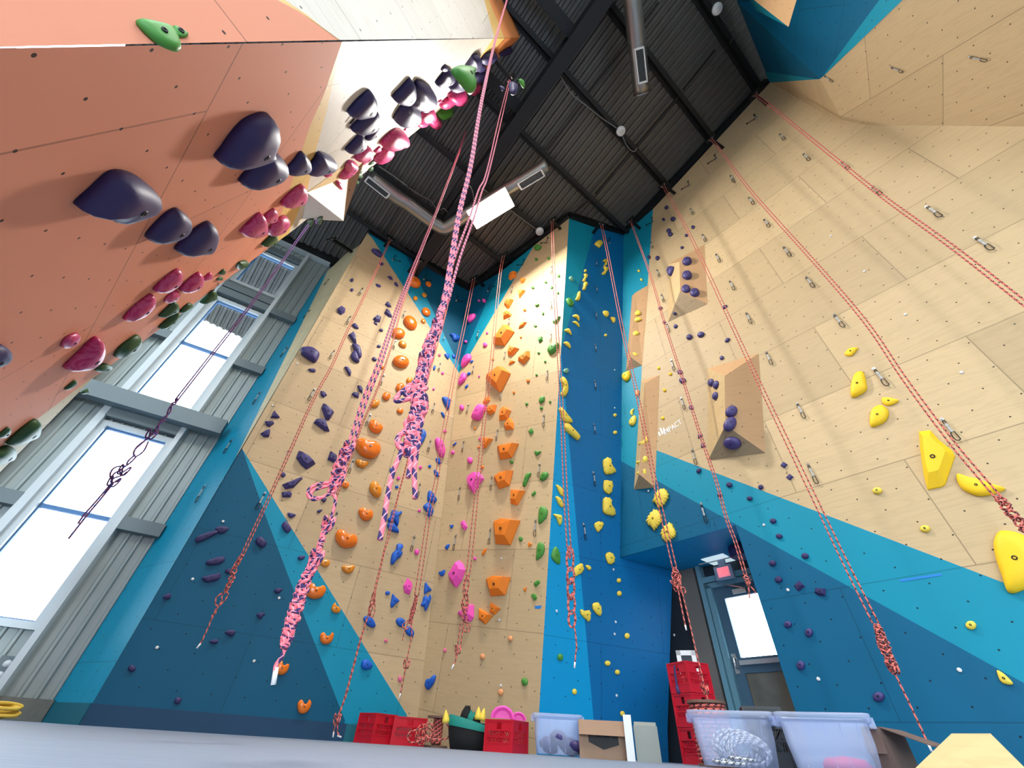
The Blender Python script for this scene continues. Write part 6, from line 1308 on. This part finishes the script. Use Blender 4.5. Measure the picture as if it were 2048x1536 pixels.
def zt(px_, py_): return fx((px_ - 600) / 520 * 1.0, 0.78 - (py_ - 345) / 620) - y * 0.002
mb = MB()
for st in (((360, 500), (372, 400), (400, 405), (385, 440), (432, 472)), ((452, 395), (448, 440), (470, 445)), ((505, 385), (512, 462)), ((548, 385), (515, 425), (562, 470)), ((602, 380), (586, 420), (600, 465), (628, 490)), ((632, 405), (640, 445), (655, 415), (668, 448), (680, 405)), ((712, 405), (696, 430), (712, 452), (735, 430), (712, 405)), ((802, 375), (768, 395), (760, 440), (785, 440), (795, 410), (790, 450), (812, 497))): mb.tube([zt(*q) for q in st], 0.0022, 4)
mb.build('chalk_writing', M['chalk'], parent=r)
bx2 = carton((1274, 1512), (1322, 1515), (1300, 1452), 6.2, 0.3, 'plain grey box pressed against the brown cardboard box', 'card_g', [('b', 1.2, 0.05)])
mb = MB(); q = gp((1262, 1512), 5.95); mb.box((0, 0, 0.19), bx1[2] * 0.042, bx1[3] * 0.02, UP * 0.19); ob = mb.build('white_board', M['white_plastic']); ob.location = q; tag(ob, 'narrow white board standing between the brown and grey boxes', 'board')
bx3 = carton((1756, 1545), (1800, 1552), (1745, 1454), 4.6, 0.4, 'open dark cardboard box behind the last clear tub', 'card_d', [('r', -0.35, 0.28), ('f', -1.3, 0.15)], turn=-0.35)
# plywood volume left on the floor
hv = 3.4
Vp = {k: at_h(p, d_) for k, p, d_ in (('a', (1800, 1572), 3.2), ('b', (1903, 1467), 3.55), ('c', (1981, 1467), 3.55), ('d', (2052, 1502), 3.6), ('e', (2110, 1600), 3.25))}
Vp['a'].z = Vp['e'].z = 0.0
mb = MB(); org = V((Vp['c'].x, Vp['c'].y, 0)); fr = [Vp['a'], Vp['b'], Vp['c'], Vp['e']]; bkp = _u(V((org.x, org.y, 0))) * 0.5
f = Plane((fr[1] - fr[0]).cross(fr[2] - fr[0]), fr[0], _u(V((fr[2] - fr[1]).to_tuple())), UP); mb.face(fr, 0, [f.uv(p) for p in fr])
b2 = [p + bkp for p in fr]; b2 = [V((p.x, p.y, max(0, p.z * 0.4))) for p in b2]
for i in range(3): mb.face([fr[i], fr[i + 1], b2[i + 1], b2[i]], 0, [(0, 0), (1, 0), (1, .5), (0, .5)])
mb.face(b2[::-1], 0, [(0, 0), (1, 0), (1, .5), (0, .5)]); mb.face([fr[0], fr[3], b2[3], b2[0]], 0, [(0, 0), (1, 0), (1, .5), (0, .5)])
ob = mb.build('wooden_volume', M['volply3'], origin=org); tag(ob, 'loose bevelled plywood volume standing on the floor under the red rope', 'climbing volume')
ob['label'] = 'loose slanted plywood volume standing on the floor under the red rope'
# yellow straps at the foot of the siding
rnd = random.Random(9); q = Wp(uW((20, 1425)), 0.0, 0.5)
coil(q, 'bundle of yellow webbing lying at the foot of the ribbed siding', 'yellow_web', [(rnd.uniform(-.12, .12), rnd.uniform(-.05, .05), 0.04 + 0.012 * k, rnd.uniform(.1, .2), rnd.uniform(.03, .06), rnd.uniform(0.3, 1.2), rnd.uniform(.8, 1.3)) for k in range(8)], r=0.018, name='webbing_bundle')
# ---------------------------------------------------------------- daylight
wd = bpy.data.worlds.new('sky'); SC.world = wd; wd.use_nodes = True
nt = wd.node_tree; bg = nt.nodes['Background']; bg.inputs['Color'].default_value = (0.74, 0.88, 1.0, 1); bg.inputs['Strength'].default_value = SKY
def portal(c, x, y, n):
    L = bpy.data.lights.new('window_portal', 'AREA'); L.shape = 'RECTANGLE'; L.size = x.length * 2; L.size_y = y.length * 2; L.cycles.is_portal = True
    o = bpy.data.objects.new('window_portal', L); C.objects.link(o); z = -_u(n); xx = _u(x); yy = z.cross(xx)
    o.matrix_world = Matrix(((xx.x, yy.x, z.x, c.x), (xx.y, yy.y, z.y, c.y), (xx.z, yy.z, z.z, c.z), (0, 0, 0, 1)))
for z0, zm, z1 in WZ: portal(Wp((wl + wr) / 2, (z0 + z1) / 2, -0.09), hW * ((wr - wl) / 2), UP * ((z1 - z0) / 2), PW.n)
portal(V((1, -9.58, 2.8)), V((6, 0, 0)), V((0, 0, 2.4)), V((0, 1, 0)))  # sky light through the added shopfront
portal(Dp((ga + gb) / 2, (gz + gt) / 2, -0.05), uD * ((gb - ga) / 2), UP * ((gt - gz) / 2), nd)
SC.view_settings.view_transform = 'Standard'; SC.view_settings.look = 'None'; SC.view_settings.gamma = 1; SC.view_settings.exposure = EXPO
try: SC.view_settings.use_curve_mapping = False
except Exception: pass
